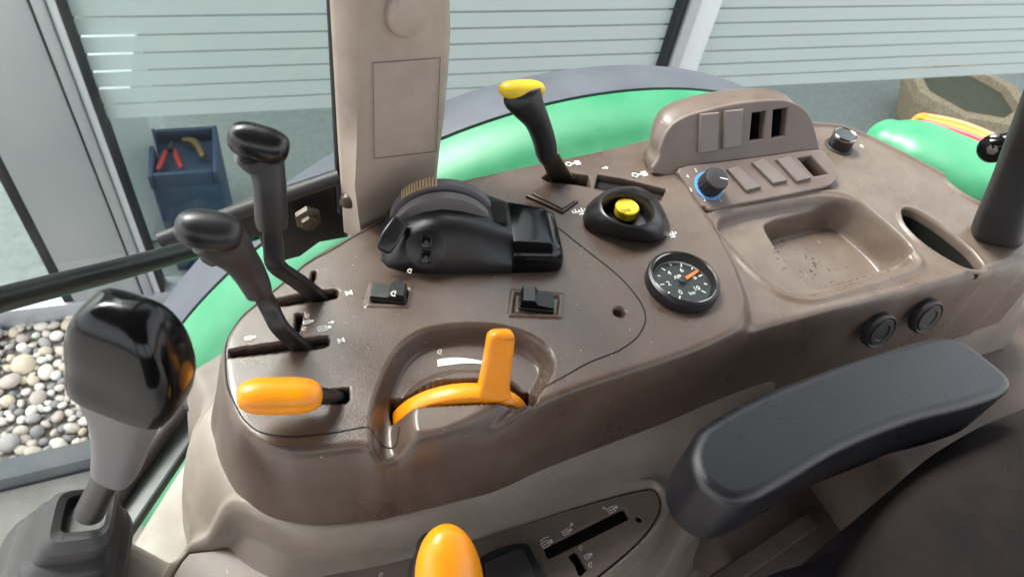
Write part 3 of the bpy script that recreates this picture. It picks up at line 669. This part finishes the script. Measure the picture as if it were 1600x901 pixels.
# lower sloping switch shelf
a2, b2 = P(1070, 262, z1 + .001), P(1280, 234, z1 + .001); c2 = P(1200, 312, ZR + .004)
SN = nrm(np.cross(b2 - a2, c2 - a2)); SN = SN if SN[2] > 0 else -SN
def PS(px, py): return PP(px, py, a2, SN)
sh = [(1062, 262), (1130, 252), (1200, 243), (1279, 233), (1296, 246), (1309, 268), (1309, 280), (1297, 290), (1272, 297), (1200, 311), (1136, 323), (1114, 329), (1098, 324), (1084, 306), (1070, 284)]
holeS = [PS(*p) for p in ((1247, 247), (1268, 244), (1294, 271), (1272, 275))]
shelf = plate('switch_shelf', [PS(*p) for p in catmull(sh, 3)], [holeS], .018, .002, BROWN2, con, SN)
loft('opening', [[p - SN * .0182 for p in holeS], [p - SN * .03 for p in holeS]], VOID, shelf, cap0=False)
for q in ([(1134, 266), (1151, 261), (1188, 294), (1164, 300)], [(1173, 256), (1192, 250), (1229, 284), (1206, 289)], [(1211, 251), (1231, 246), (1266, 280), (1243, 286)]):
    plate('switch_blank', [PS(*p) + SN * .003 for p in q], [], .005, .0014, BLANKM, shelf, SN)
kc = PS(1107, 291)
lathe('blue_scale_ring', [(.0100, .0004), (.0150, .0005), (.0150, .0008), (.0100, .0009)], kc, SN, BLUE, shelf, 36, cap=False)
kn_ = thing('rotary_knob', kc, 'ribbed black rotary knob with blue scale ring below the switch hump', 'knob')
n_ = 64; rr = lambda r, h: [kc + SN * h + (nrm(np.cross(SN, (0, 1, 0))) * math.cos(2 * math.pi * k / n_) + np.cross(SN, nrm(np.cross(SN, (0, 1, 0)))) * math.sin(2 * math.pi * k / n_)) * (r * (1 + (.04 if k % 4 < 2 else 0))) for k in range(n_)]
loft('grip', [rr(.0118, .001), rr(.0112, .0155)], BLACK, kn_, cap1=False, sharp=30)
lathe('cap', [(.0114, .0150), (.0108, .0168), (.0098, .0172), (1e-5, .0172)], kc, SN, GREYP, kn_, 32)
kd_ = nrm(PS(1130, 287) - PS(1112, 283)); ks = np.cross(SN, kd_)
mark([[kc + SN * .0172 + kd_ * a + ks * b for a, b in ((.002, -.0005), (.010, -.0005), (.010, .0005), (.002, .0005))]], kn_, name='pointer')
for t_, (a, b) in zip('012345', ((1129, 299), (1125, 313), (1100, 312), (1079, 297), (1074, 276), (1087, 267))):
    text('numeral', t_, PS(a, b), (1, 0, 0), .0055, WHITE, shelf, SN, .0005)
text('fan_print', '#+', PS(1098, 325) - np.array([0, 0, 0]), (1, .25, 0), .006, VOID, shelf, SN, .0006)
# push button on the rear deck
kb = P(1311, 228, ZR + .001); kb[2] = hz(*kb[:2])
pb = thing('push_knob', kb, 'round black knob with grey metal top beside the switch hump', 'knob')
lathe('collar', [(.0150, -.001), (.0150, .001), (.0128, .0018)], kb, (0, 0, 1), RUBBER, pb, 36)
lathe('grip', [(.0124, .001), (.0120, .012), (.0126, .0135)], kb, (0, 0, 1), BLACK, pb, 36)
lathe('cap', [(.0128, .0135), (.0128, .0155), (.0116, .0168), (.0105, .0160), (1e-5, .0160)], kb, (0, 0, 1), CHROME, pb, 36)
# round blanking caps on the console's front face
for i, (px, py, r) in enumerate(((1373, 516, .0175), (1447, 494, .0175))):
    c = P(px, py, -.048); o = lathe('rubber_grommet', [(r, -.004), (r, .002), (r * .9, .004), (r * .8, .003), (r * .74, .0045), (r * .5, .0045), (r * .44, .0035), (1e-5, .0035)], c, (.0, -.955, .29), RUBBER, con, 36)
    o['label'] = ('left' if i == 0 else 'right') + ' of the two round grey rubber caps on the console side'

# ------------------------------------------------------------------ black hitch control module
hm = thing('hitch_control', P(735, 400, 0), 'black hitch control module with thumb wheel and round rocker', 'control module')
ha = P(594, 412, 0); hbp = P(880, 415, 0); hu = nrm(hbp - ha); HL = float(np.linalg.norm(hbp - ha)); hv = np.array([-hu[1], hu[0], 0])
def hl(u, v, w_): return ha + hu * (u * HL) + hv * v + np.array([0, 0, w_])
# sections along the length: front edge v0, back edge v1, height
secs = [(.005, .002, .040, .004), (.04, -.004, .050, .014), (.12, -.008, .056, .026), (.22, -.010, .060, .035), (.32, -.0105, .061, .0385), (.42, -.0105, .060, .037), (.52, -.010, .058, .033), (.62, -.0095, .056, .028), (.70, -.009, .054, .0245)]
rings = []
for u, v0, v1, h in secs:
    w0 = v1 - v0; pr = [(v0, -.003), (v0 + .001, h * .25), (v0 + w0 * .10, h * .60), (v0 + w0 * .20, h * .88), (v0 + w0 * .30, h * .985), (v0 + w0 * .42, h), (v0 + w0 * .85, h * .97), (v0 + w0 * .95, h * .85), (v1, h * .5), (v1 + .001, -.003)]
    pr = [tuple(a) for a in catmull([np.array(a) for a in pr], 3, False)]
    rings.append([hl(u, a, b) for a, b in pr])
loft('housing', rings, BLACK, hm, sharp=60)
rings = []
for u, v0, v1, h in ((.700, -.0085, .053, .0240), (.72, -.0085, .053, .0245), (.90, -.0075, .049, .0225), (.965, -.006, .046, .019), (.99, -.002, .042, .011), (.995, .0, .040, -.003)):
    w0 = v1 - v0; pr = [(v0, -.003), (v0 + .0008, h * .5), (v0 + w0 * .06, h * .8), (v0 + w0 * .14, h * .95), (v0 + w0 * .22, h), (v0 + w0 * .8, h), (v0 + w0 * .92, h * .95), (v0 + w0 * .98, h * .75), (v1, h * .3), (v1, -.003)]
    rings.append([hl(u, a, b) for a, b in [tuple(a) for a in catmull([np.array(a) for a in pr], 3, False)]])
loft('end_cover', rings, BLACKG, hm, sharp=60)
wc = hl(.34, .028, .008)
for dv, r, m_ in ((-.002, .0405, NECK), (.011, .0425, NECK)):
    lathe('thumb_wheel', [(r - .003, -.0050), (r, -.0035), (r, .0035), (r - .003, .0050), (1e-5, .0050)], wc + hv * dv, hv, m_, hm, 72)
kr = []
for i in range(13):
    a = math.radians(100 + i * 3.2); d = hu * math.cos(a) + np.array([0, 0, 1]) * math.sin(a)
    rbox('knurl_rib', wc + hv * .011 + d * .0430, frame_from(hv, d), (.010, .0018, .0022), .0005, KNURL, hm, 1)
rbox('dark_gap', hl(.60, .030, .0262), frame_from(hu), (.022, .024, .006), .001, VOID, hm)
fl_ = dirpx((592, 392), (628, 345)); 
spx('paddle', [(600, 388, .022, 13, 6), (610, 370, .028, 15, 7), (624, 348, .032, 14, 7)], BLACK, hm, n=20, e=5, round0=True, sub=3, ref=(.2, -.5, .8))
# round rocker on the sloping front
dc = hl(.235, -.0035, .0205); dn_ = nrm(-hv * .82 + np.array([0, 0, .57])); du = hu; dv_ = np.cross(dn_, du)
rd = lathe('round_rocker', [(.0150, -.004), (.0150, .0016), (.0140, .0022), (1e-5, .0022)], dc, dn_, BLACK, hm, 40)
for s in (-1, 1):
    b = rbox('button', dc + dn_ * .003 + dv_ * s * .0058, (du, dv_, dn_), (.0085, .0098, .0034), .0012, BLACKG, rd)
    lathe('bump', [(.0016, 0), (.0014, .0008), (1e-5, .001)], dc + dn_ * .0047 + dv_ * s * .0058, dn_, GREYP, rd, 12)
icon('turn', 641, 424, 11, hm, z=.012)

# ------------------------------------------------------------------ PTO switch housing
pt_ = thing('pto_switch', P(978, 345, 0), 'black raised switch housing with yellow round push button', 'switch')
base = [(911, 342), (917, 322), (935, 306), (965, 296), (998, 294), (1024, 308), (1040, 334), (1046, 352), (1040, 370), (1020, 379), (985, 377), (945, 367), (920, 356)]
topo = [(937, 318), (944, 304), (966, 295), (993, 296), (1014, 308), (1024, 326), (1022, 345), (1006, 354), (984, 354), (960, 347), (943, 335)]
zt = .020
R0 = ring_px(base, -.002, 56); R1 = ring_px(base, .004, 56); R2 = ring_px(topo, zt, 56); ce = np.mean(R2, axis=0)
sc = lambda Rr, s, z: [np.array([ce[0] + (p[0] - ce[0]) * s, ce[1] + (p[1] - ce[1]) * s, z]) for p in Rr]
mix_ = lambda A, B, t, dz=0: [a * (1 - t) + b * t + np.array([0, 0, dz]) for a, b in zip(A, B)]
loft('housing', [R0, R1, mix_(R1, R2, .5, .0025), mix_(R1, R2, .88, .001), R2, sc(R2, .94, zt + .0006), sc(R2, .89, zt - .001), sc(R2, .86, .002)], BLACK, pt_, sharp=70)
lathe('push_button', [(.0105, -.002), (.0105, .0052), (.0095, .0062), (.0075, .0058), (1e-5, .0058)], P(978, 330, .006), (0, 0, 1), YELLOW, pt_, 36)
icon('link', 978, 329, 16, pt_, z=.0119, m=mat('olive_print', (150, 126, 30), .6))
pn = nrm(np.cross(P(1035, 330, .006) - P(1043, 352, .006), P(1022, 332, .017) - P(1043, 352, .006)))
# ------------------------------------------------------------------ levers
def lever_grip(name, st, m, parent, **k): return spx(name, st, m, parent, **{'n': 28, 'e': 2.3, 'ref': (0, 1, 0), **k})
l1 = thing('hydraulic_lever', P(480, 543, 0), 'black bent lever with rounded grip in the lower of two slots', 'lever', 'black hydraulic levers')
spx('shaft', [(488, 553, -.02, 14, 7), (470, 541, .0, 15, 7), (438, 512, .022, 15, 7), (420, 478, .036, 15, 7), (405, 450, .052, 14, 7)], BLACK, l1, e=6, n=24, round1=False, sub=4, ref=(.3, 1, .3))
lever_grip('grip', [(404, 458, .050, 20, 20), (401, 448, .055, 22, 22), (389, 425, .066, 25, 24), (374, 404, .078, 28, 26), (360, 389, .087, 35, 28), (346, 377, .094, 41, 27), (336, 369, .099, 42, 22)], GREYP, l1, round1=False)
head('knob', (272, 352, .109), (380, 368, .100), 33, 32, 2.6, BLACK, l1)
l2 = thing('hydraulic_lever', P(500, 463, 0), 'black bent lever with tall grip in the upper of two slots', 'lever', 'black hydraulic levers')
spx('shaft', [(512, 474, -.02, 13, 7), (495, 462, .0, 14, 7), (462, 437, .026, 15, 7), (432, 415, .044, 15, 7), (427, 385, .058, 15, 7), (425, 345, .075, 14, 7)], BLACK, l2, e=6, n=24, round1=False, sub=4, ref=(.3, 1, .3))
lever_grip('grip', [(425, 352, .072, 23, 21), (424, 340, .078, 25, 22), (422, 300, .095, 25, 23), (418, 268, .107, 27, 25), (411, 250, .114, 35, 26), (406, 238, .120, 40, 23)], GREYP, l2, round1=False)
head('knob', (355, 210, .132), (452, 237, .122), 28, 30, 2.8, SATIN, l2)
l3 = thing('range_lever', P(885, 282, 0), 'black lever with yellow cap standing in the rear slot', 'lever')
spx('blade', [(888, 292, -.02, 17, 4), (876, 277, .0, 17, 4), (858, 243, .030, 15, 5)], STEEL, l3, e=6, n=20, round1=False, sub=3, ref=(.2, 1, .2))
lever_grip('grip', [(856, 246, .028, 15, 14), (854, 238, .034, 17, 15), (849, 215, .048, 18, 17), (838, 187, .066, 20, 18), (825, 166, .079, 26, 20), (817, 152, .087, 31, 19), (815, 147, .089, 30, 15)], BLACK, l3, round1=False)
head('cap', (781, 141, .095), (850, 139, .090), 17, 14, 2.8, YELLOW, l3)
l4 = thing('orange_lever', P(530, 620, 0), 'lever with orange oval knob lying over the left end of the console', 'lever')
spx('shaft', [(535, 619, -.015, 9, 8), (520, 618, .008, 11, 10), (500, 618, .018, 14, 14), (480, 618, .024, 15, 15)], BLACK, l4, n=18, round1=False, ref=(0, 0, 1))
head('knob', (370, 619, .032), (503, 617, .020), 30, 28, 3.2, ORANGE, l4)
# hand throttle: sector disc in the slot plus upright tab
th = thing('hand_throttle', P(740, 615, -.01), 'orange hand throttle with upright tab in a curved slot', 'lever')
zc = -.040; rC = .050
def sector(rad, off0, off1):
    A = []
    for a in np.linspace(math.radians(180 - 20), math.radians(20), 40):
        d = tu * math.cos(a) + np.array([0, 0, 1]) * math.sin(a); c0 = tm + np.array([0, 0, zc - tm[2]]) + tv * VO
        A.append([c0 + d * (rad - .012) + tv * off0, c0 + d * (rad - .0015) + tv * off0, c0 + d * rad + tv * (off0 + .0015), c0 + d * rad + tv * (off1 - .0015), c0 + d * (rad - .0015) + tv * off1, c0 + d * (rad - .012) + tv * off1])
    return A
loft('sector', sector(rC, -.0075, .0050), ORANGE, th, sharp=50)
spx('tab', [(772, 618, .003, 27, 13), (771, 606, .010, 25, 13), (776, 572, .028, 23, 12), (782, 530, .050, 22, 12), (783, 524, .053, 21, 11)], ORANGE, th, n=32, e=4.5, round0=True, sub=5, ref=(.15, 1, .1))
# joystick in rubber boot, front of the console
js = thing('joystick', P(110, 840, -.09), 'tall joystick with glossy black knob and grey neck in a rubber boot', 'joystick')
spx('stem', [(140, 800, -.045, 22, 22), (158, 765, -.022, 22, 22), (180, 722, .004, 22, 22)], BLACK, js, n=24, round1=False)
spx('neck', [(178, 742, .000, 25, 25), (181, 734, .004, 32, 31), (189, 700, .020, 38, 36), (196, 660, .040, 48, 42), (199, 630, .054, 62, 50), (201, 606, .065, 77, 57)], NECK, js, n=40, e=2.8, round1=False, ref=(.55, .83, 0), sub=6)
spx('knob', [(200, 613, .063, 78, 57), (203, 602, .068, 83, 60), (206, 590, .073, 85, 61)] + dome_stations((208, 572, .081, 86, 62), (188, 470, .126), 2.5), BLACKG, js, n=48, e=3.8, round1=False, ref=(.55, .83, 0), sub=1, sharp=70)
bz = -.085
def bring(s, z, cx_=105, cy_=838): 
    c = P(cx_, cy_, z); u = nrm(P(185, 830, z) - P(30, 850, z)); v = np.array([-u[1], u[0], 0]); o = []
    for k in range(48):
        x, y = sup(2 * math.pi * k / 48, 5); o.append(c + u * x * .038 * s[0] + v * y * .038 * s[1])
    return o
bs = [((1.12, 1.2), -.13, 92, 915), ((1.08, 1.15), -.105, 94, 900), ((1.0, 1.05), -.099, 97, 884), ((.84, .88), -.096, 101, 870), ((.82, .86), -.086, 104, 858), ((.70, .74), -.083, 108, 848), ((.68, .72), -.073, 112, 836), ((.57, .60), -.070, 117, 826), ((.54, .56), -.058, 124, 812), ((.44, .44), -.053, 130, 802), ((.34, .34), -.056, 134, 800), ((.30, .30), -.064, 136, 802)]
loft('boot', [bring(s, z, a, b) for s, z, a, b in bs], RUBBER, js, sharp=38)

# ------------------------------------------------------------------ pillar
pA, pB = P(537, 360, 0), P(690, 290, 0); pd = nrm(np.r_[(pB - pA)[:2], 0]); pn2 = np.array([pd[1], -pd[0], 0])
def PPi(px, py, off=0): return PP(px, py, pA - pn2 * off, pn2)
pil = thing('cab_pillar', (pA + pB) / 2, 'beige plastic clad cab pillar with round cap standing behind the console', 'pillar')
def prow(L_, M_, R_, bow=0):                              # one horizontal cross-section from three picture points: outer left, chamfer, right
    l = PPi(*L_, .022); m_ = PPi(*M_, 0); r = PPi(*R_, 0); z = m_[2]; o = []
    bk = nrm((.42, .90, 0)); pts = [l + bk * .05, l, l + (m_ - l) * .15 , m_ - pd * .004 - pn2 * .0015, m_ + pd * .004, m_ + (r - m_) * .5 + pn2 * bow, r - pd * .008, r - pd * .002 - pn2 * .002, r - pn2 * .010, r + bk * .075 - pd * .02, l + bk * .08]
    return [np.array([p[0], p[1], z]) for p in pts]
rows = [((538, 372), (574, 380), (684, 318)), ((537, 360), (572, 362), (685, 300)), ((536, 338), (568, 335), (687, 282)), ((533, 300), (563, 290), (690, 262)), ((529, 240), (566, 235), (697, 215)), ((525, 170), (568, 165), (703, 150)), ((521, 100), (568, 95), (708, 80)), ((518, 50), (567, 45), (706, 40)), ((515, 0), (566, -5), (708, -10)), ((508, -100), (565, -110), (715, -120)), ((500, -220), (562, -230), (722, -240))]
prr = [prow(*r) for r in rows]; prr.append([np.array([p[0], p[1], .70]) for p in prr[-1]])
loft('cladding', prr, BEIGE2, pil, sharp=70)
lq = [PPi(*p, -.0012) for p in ((583, 99), (688, 91), (682, 237), (585, 248))]; lm = np.mean(lq, axis=0)
for i in range(4):
    a, b = lq[i], lq[(i + 1) % 4]; sweep('panel_groove', [a, b], [.0003, .0003], mat('groove_shadow', (120, 104, 94), .8) if i == 0 else MATS['groove_shadow'], pil, n=6, sub=1, round1=False)
lathe('round_cap', [(.0185, -.002), (.0185, .003), (.0165, .0058), (.010, .0072), (1e-5, .0076)], PPi(640, 14, -.001), pn2, BEIGE2, pil, 40)
lathe('bolt', [(.006, -.006), (.006, .001), (.004, .0018), (1e-5, .0018)], PPi(543, 316, .012), nrm(pn2 - pd * .8), STEEL, pil, 20)
# ------------------------------------------------------------------ cab window frame, bar, glass
YW = .452
def PW(px, py, y=YW): return PP(px, py, (0, y, 0), (0, 1, 0))
wf = thing('window_frame', PW(470, 360), 'black lower window frame corner with bolt beside the pillar', 'frame')
fr_ = [(330, 352), (395, 322), (460, 302), (532, 278), (545, 300), (545, 372), (500, 380), (470, 402), (440, 410), (415, 402), (405, 372), (345, 368)]
o_ = plate('corner_plate', [PW(*p) for p in fr_], [], .014, .003, BLACK, wf, (0, -1, 0))
sweep('glass_seal', [PW(250, 375, YW - .012), PW(345, 340, YW - .012), PW(530, 276, YW - .012)], [.006, .006, .006], RUBBER, wf, n=12, sub=2, round1=False)
sweep('glass_seal', [PW(533, 330, YW - .004), PW(518, 0, YW - .004), PW(511, -150, YW - .004)], [.0035, .0035, .0035], GASK, wf, n=12, sub=2, round1=False)
lathe('bolt', [(.011, -.002), (.011, .003), (.007, .004), (.007, .009), (1e-5, .010)], PW(481, 340, YW - .012), (0, -1, 0), STEEL, wf, 6)
xr = PW(521, 120)[0]; pane = rbox('side_window', (xr - .5, YW + .004, .40), AX, (1.0, .005, .86), 0, CGLASS); tag(pane, 'clear cab side window pane left of the beige pillar', 'window')
gb = thing('grab_bar', P(0, 468, .02), 'long black bar running from the left edge to the window corner', 'bar')
spx('tube', [(-120, 502, .05, 24, 24), (0, 468, .015, 21, 21), (200, 417, -.045, 17, 17), (385, 366, -.10, 13, 13)], BLACK, gb, n=20, sub=4)
spx('end_fitting', [(372, 370, -.10, 14, 14), (420, 357, -.11, 12, 12), (470, 345, -.125, 9, 9)], BLACKG, gb, n=16, sub=3)
spx('clip', [(322, 402, -.09, 9, 9), (332, 408, -.10, 9, 9)], RUBBER, gb, n=12, sub=2, round0=True)

rf = thing('added_cab_roof', (.05, -.30, .70), 'unseen cab roof with dark lining, added to shade the console', 'roof')  # out-of-view roof, added to cut the light falling on the console
rbox('lining', (.05, -.36, .74), AX, (1.9, 1.84, .08), .03, mat('added_roof_lining', (54, 52, 50), .9, .2), rf)  # lining kept dark so knob reflections stay black
rbox('outer_shell', (.05, -.36, .83), AX, (2.0, 1.92, .10), .04, GREEN, rf)
ld = thing('added_left_door', (.05, -1.22, -.6), 'unseen left cab door with solid lower panel, added to shade the console', 'door')  # out-of-view door, put in to darken the console's operator-side wall
rbox('lower_panel', (.05, -1.22, -.22), AX, (1.8, .06, .78), .02, RUBBER, ld)
for x_ in (-.83, .05, .93): rbox('post', (x_, -1.22, .435), AX, (.09, .06, .53), .015, RUBBER, ld)
rbox('window', (.05, -1.22, .435), AX, (1.66, .006, .52), 0, CGLASS, ld)
# ------------------------------------------------------------------ beige lower body
LZ = -.138
lb = thing('lower_trim', P(700, 850, LZ), 'beige plastic lower body under the brown console', 'trim')
LZ = -.138
X0, X1, Y0, Y1, ST = -.14, .84, .02, .46, .00125
gx = np.arange(X0, X1, ST); gyv = np.arange(Y0, Y1, ST); GX, GY = np.meshgrid(gx, gyv)
sB2 = sdf(Bq, .20)
rim = .010
leftx = sst(.02, -.03, GX)
wd = .012 + .012 * leftx
Zb = np.where(sB2 < rim * .4, WB + .004, WB + .004 - (WB + .004 - LZ) * np.clip((sB2 - rim * .4) / wd, 0, 1))
Zb = blur(Zb, .004)
# drop of the lower deck's operator side
edge = poly([(1230, 610), (1120, 690), (1075, 760), (1040, 820), (985, 870), (930, 910), (800, 980), (200, 1100), (-100, 1100), (-100, 700), (270, 880), (281, 760), (292, 690), (315, 630), (420, 500), (1300, 420)], LZ, 2) if 0 else poly([(1700, 430), (1575, 486), (1480, 520), (1345, 563), (1250, 606), (1130, 690), (1080, 760), (1040, 820), (985, 870), (930, 910), (800, 980), (200, 1100), (-100, 1100), (-100, 700), (270, 880), (281, 760), (292, 690), (315, 630), (420, 500), (1300, 300), (1700, 300)], LZ, 2)
se = sdf(edge, .2)
Zb = np.where((se > 0), np.minimum(Zb, LZ - np.clip(se * 6, 0, .25)), Zb); Zb = blur(Zb, .004)
pan = [(284, 878), (330, 860), (369, 846), (395, 850), (430, 868), (470, 882), (520, 886), (580, 880), (640, 868), (705, 850), (776, 832), (875, 800), (960, 776), (1005, 766), (1022, 766), (1031, 783), (1027, 805), (999, 843), (928, 902), (800, 985), (284, 1010)]
sp_ = sdf(poly(pan, LZ, 3), .05)
Zb += .005 * np.exp(-((sp_ - .006) / .004) ** 2) * (se < .0)
Zb -= .022 * (1 - sst(-.003, .002, sp_))
heightmesh('body', Zb, (sB2 > -.012) & (se < .05), BEIGE, lb)
ph = lambda q: [P(a, b, LZ + .0005) for a, b in q]
slotA = ph([(849, 855), (971, 794), (977, 794), (984, 807), (981, 811), (861, 871), (855, 872)]); slotB = ph([(887, 868), (898, 860), (903, 863), (918, 889), (908, 899), (904, 898), (898, 882)])
hc = P(998, 811, LZ); holeC = [hc + np.array([.0025 * math.cos(a), .0025 * math.sin(a), 0]) for a in np.linspace(0, 2 * math.pi, 14)[:-1]]
lpn = plate('slot_panel', [np.array(p) for p in catmull([P(a, b, LZ + .0005) for a, b in pan], 3)], [slotA, slotB, holeC], .006, .0008, BROWN2, lb)
lpn['label'] = 'dark inset panel with a long slot and white pictograms'
from_py('slot_shade', [P(a, b, LZ - .009) for a, b in ((840, 850), (975, 780), (995, 800), (925, 905), (880, 905))], [(0, 1, 2, 3, 4)], VOID, lb, False)  # dark sheet under the panel slots, shade given as colour
for k_, a, b, s, r in (('wave', 853, 846, 20, .15), ('cyl', 886, 830, 17, .15), ('arrow', 892, 820, 10, .5), ('cyl', 957, 795, 19, .15), ('arrow', 945, 794, 9, 2.5), ('turn', 908, 856, 9, 0), ('cyl', 919, 868, 15, .15), ('turn', 923, 882, 10, 0), ('turn', 596, 898, 9, 0)):
    icon(k_, a, b, s, lpn, z=LZ + .0006, rot=r)
lid = plate('hatch_lid', [P(a, b, LZ + .010) for a, b in catmull([(752, 868), (800, 848), (826, 848), (838, 866), (856, 905), (850, 960), (760, 960), (740, 900)], 4)], [], .014, .002, BLACK, lb)
plate('lid_inset', [P(a, b, LZ + .011) for a, b in ((758, 878), (805, 856), (818, 857), (838, 905), (838, 950), (765, 950))], [], .004, .001, GREYP, lid)
ol = thing('orange_floor_lever', P(700, 920, LZ), 'large orange lever knob at the bottom edge with a black shell behind it', 'lever')
spx('knob', [(706, 985, -.088, 48, 40), (705, 950, -.080, 53, 43)] + dome_stations((703, 915, -.070, 54, 44), (692, 820, -.042), 2.1), ORANGE, ol, n=40, e=2.3, round1=False, sub=1, ref=(.2, .3, 1), sharp=80)
spx('back_shell', [(690, 965, -.095, 48, 38), (688, 915, -.085, 52, 40), (684, 878, -.078, 46, 36), (680, 852, -.074, 30, 24)], BLACK, ol, n=30, e=2.3, ref=(.2, .3, 1))  # separate black shell behind the knob's left side
# front trim slab and door sill strips at far left
ft = [(170, 905), (215, 835), (262, 760), (290, 716), (300, 690), (312, 660), (330, 640), (330, 905)]
o_ = plate('side_trim', [P(a, b, -.20) for a, b in ft], [], .03, .005, BEIGE); tag(o_, 'narrow beige trim panel along the door sill left of the console', 'trim')
ds = thing('door_sill', P(240, 760, -.24), 'black rubber and dark green door sill strip beside the joystick', 'sill')
sweep('seal_tube', [P(330, 585, -.23), P(250, 680, -.235), P(150, 820, -.24), P(80, 930, -.245)], [.009] * 4, RUBBER, ds, n=14, sub=4)
o_ = plate('sill_plate', [P(a, b, -.245) for a, b in ((345, 575), (360, 600), (190, 850), (150, 930), (100, 905), (180, 770), (290, 625))], [], .012, .003, mat('dark_green_sill', (52, 60, 58), .5, .3, (80, 84, 80)), ds)
spx('hinge_pin', [(300, 632, -.19, 11, 11), (325, 625, -.19, 9, 9)], BLACK, ds, n=14, sub=2, round0=True)
# ------------------------------------------------------------------ armrest and seat
ar = thing('armrest', P(1300, 680, -.05), 'black leatherette armrest pad along the lower right of the console', 'armrest')
zA = .005
at = [(1080, 706), (1086, 680), (1108, 656), (1190, 612), (1300, 570), (1430, 529), (1470, 521), (1505, 528), (1545, 556), (1582, 590), (1574, 612), (1512, 634), (1430, 655), (1324, 698), (1222, 758), (1178, 780), (1140, 782), (1104, 760), (1086, 734)]
plate('pad', [P(a, b, zA) for a, b in catmull(at, 5)], [], .064, .008, LEATHER, ar, sharp=80)
plate('underside', [P(a, b, zA - .058) + np.array([.004, .004, 0]) for a, b in catmull([(1100, 720), (1180, 660), (1320, 610), (1470, 560), (1560, 610), (1420, 690), (1300, 740), (1180, 790)], 4)], [], .03, .006, BLACK, ar, sharp=80)
st_ = thing('seat', P(1560, 800, -.15), 'dark brown fabric seat back at the lower right', 'seat')
sbk = [(1345, 960), (1362, 870), (1400, 785), (1445, 722), (1500, 676), (1600, 625), (1720, 600), (1850, 700), (1850, 960), (1600, 1080), (1400, 1040)]
plate('backrest', [P(a, b, -.03) for a, b in catmull(sbk, 6)], [], .16, .028, FABRIC, st_, sharp=80)
sbl = [(1160, 960), (1200, 895), (1290, 862), (1330, 815), (1375, 790), (1450, 760), (1450, 1000), (1200, 1040)]
plate('side_bolster', [P(a, b, -.10) for a, b in catmull(sbl, 6)], [], .10, .014, FABRIC2, st_, sharp=80)
# cab floor things under the armrest
cf = from_py('cab_floor', [(-.3, -.3, -.52), (1.3, -.3, -.52), (1.3, .42, -.52), (-.3, .42, -.52)], [(0, 1, 2, 3)], MAT_); tag(cf, kind='structure')
bx = thing('floor_box', P(1190, 860, -.42), 'dusty brown plastic box on the cab floor below the armrest', 'box')
fr2 = frame_from(dirpx((1105, 895), (1250, 800), -.35))
rbox('body', P(1195, 862, -.38), fr2, (.17, .13, .14), .010, MAT_, bx); rbox('lid_rib', P(1195, 862, -.305), fr2, (.15, .02, .012), .003, MAT_, bx)
o_ = rbox('battery_cover', P(1335, 800, -.38), fr2, (.16, .12, .12), .01, RUBBER); tag(o_, 'black rubber cover between floor box and seat', 'cover')
o_ = rbox('inner_fender', (.80, .10, -.36), AX, (.5, .5, .3), .04, MAT_); tag(o_, 'grey inner wheel housing under the right end of the console', 'housing')
# ------------------------------------------------------------------ black rear post with latch at the right edge
rp_ = thing('rear_post', P(1560, 372, ZR), 'black rubber sleeved post rising from the console at the right edge', 'post')
spx('sleeve', [(1556, 372, ZR - .01, 36, 26), (1561, 350, .005, 34, 26), (1584, 290, .05, 32, 26), (1620, 200, .11, 34, 28), (1660, 100, .18, 36, 30)], RUBBER, rp_, n=28, e=3, round1=False, sub=5, ref=(.6, .6, 0))
la = thing('window_latch', P(1552, 232, .02), 'small black round latch with bolt beside the rear post', 'latch')
lc = P(1552, 232, -.02)
lathe('disc', [(.016, -.006), (.016, .004), (.014, .006), (1e-5, .006)], lc, nrm(CAM - lc + np.array([0, 0, -.2])), BLACKG, la, 32)
lathe('bolt', [(.006, .004), (.006, .009), (1e-5, .0095)], lc, nrm(CAM - lc + np.array([0, 0, -.2])), STEEL, la, 6)
sweep('arm', [lc + np.array([0, .004, 0]), P(1600, 215, .0)], [.012, .010], BLACKG, la, n=14, sub=2)
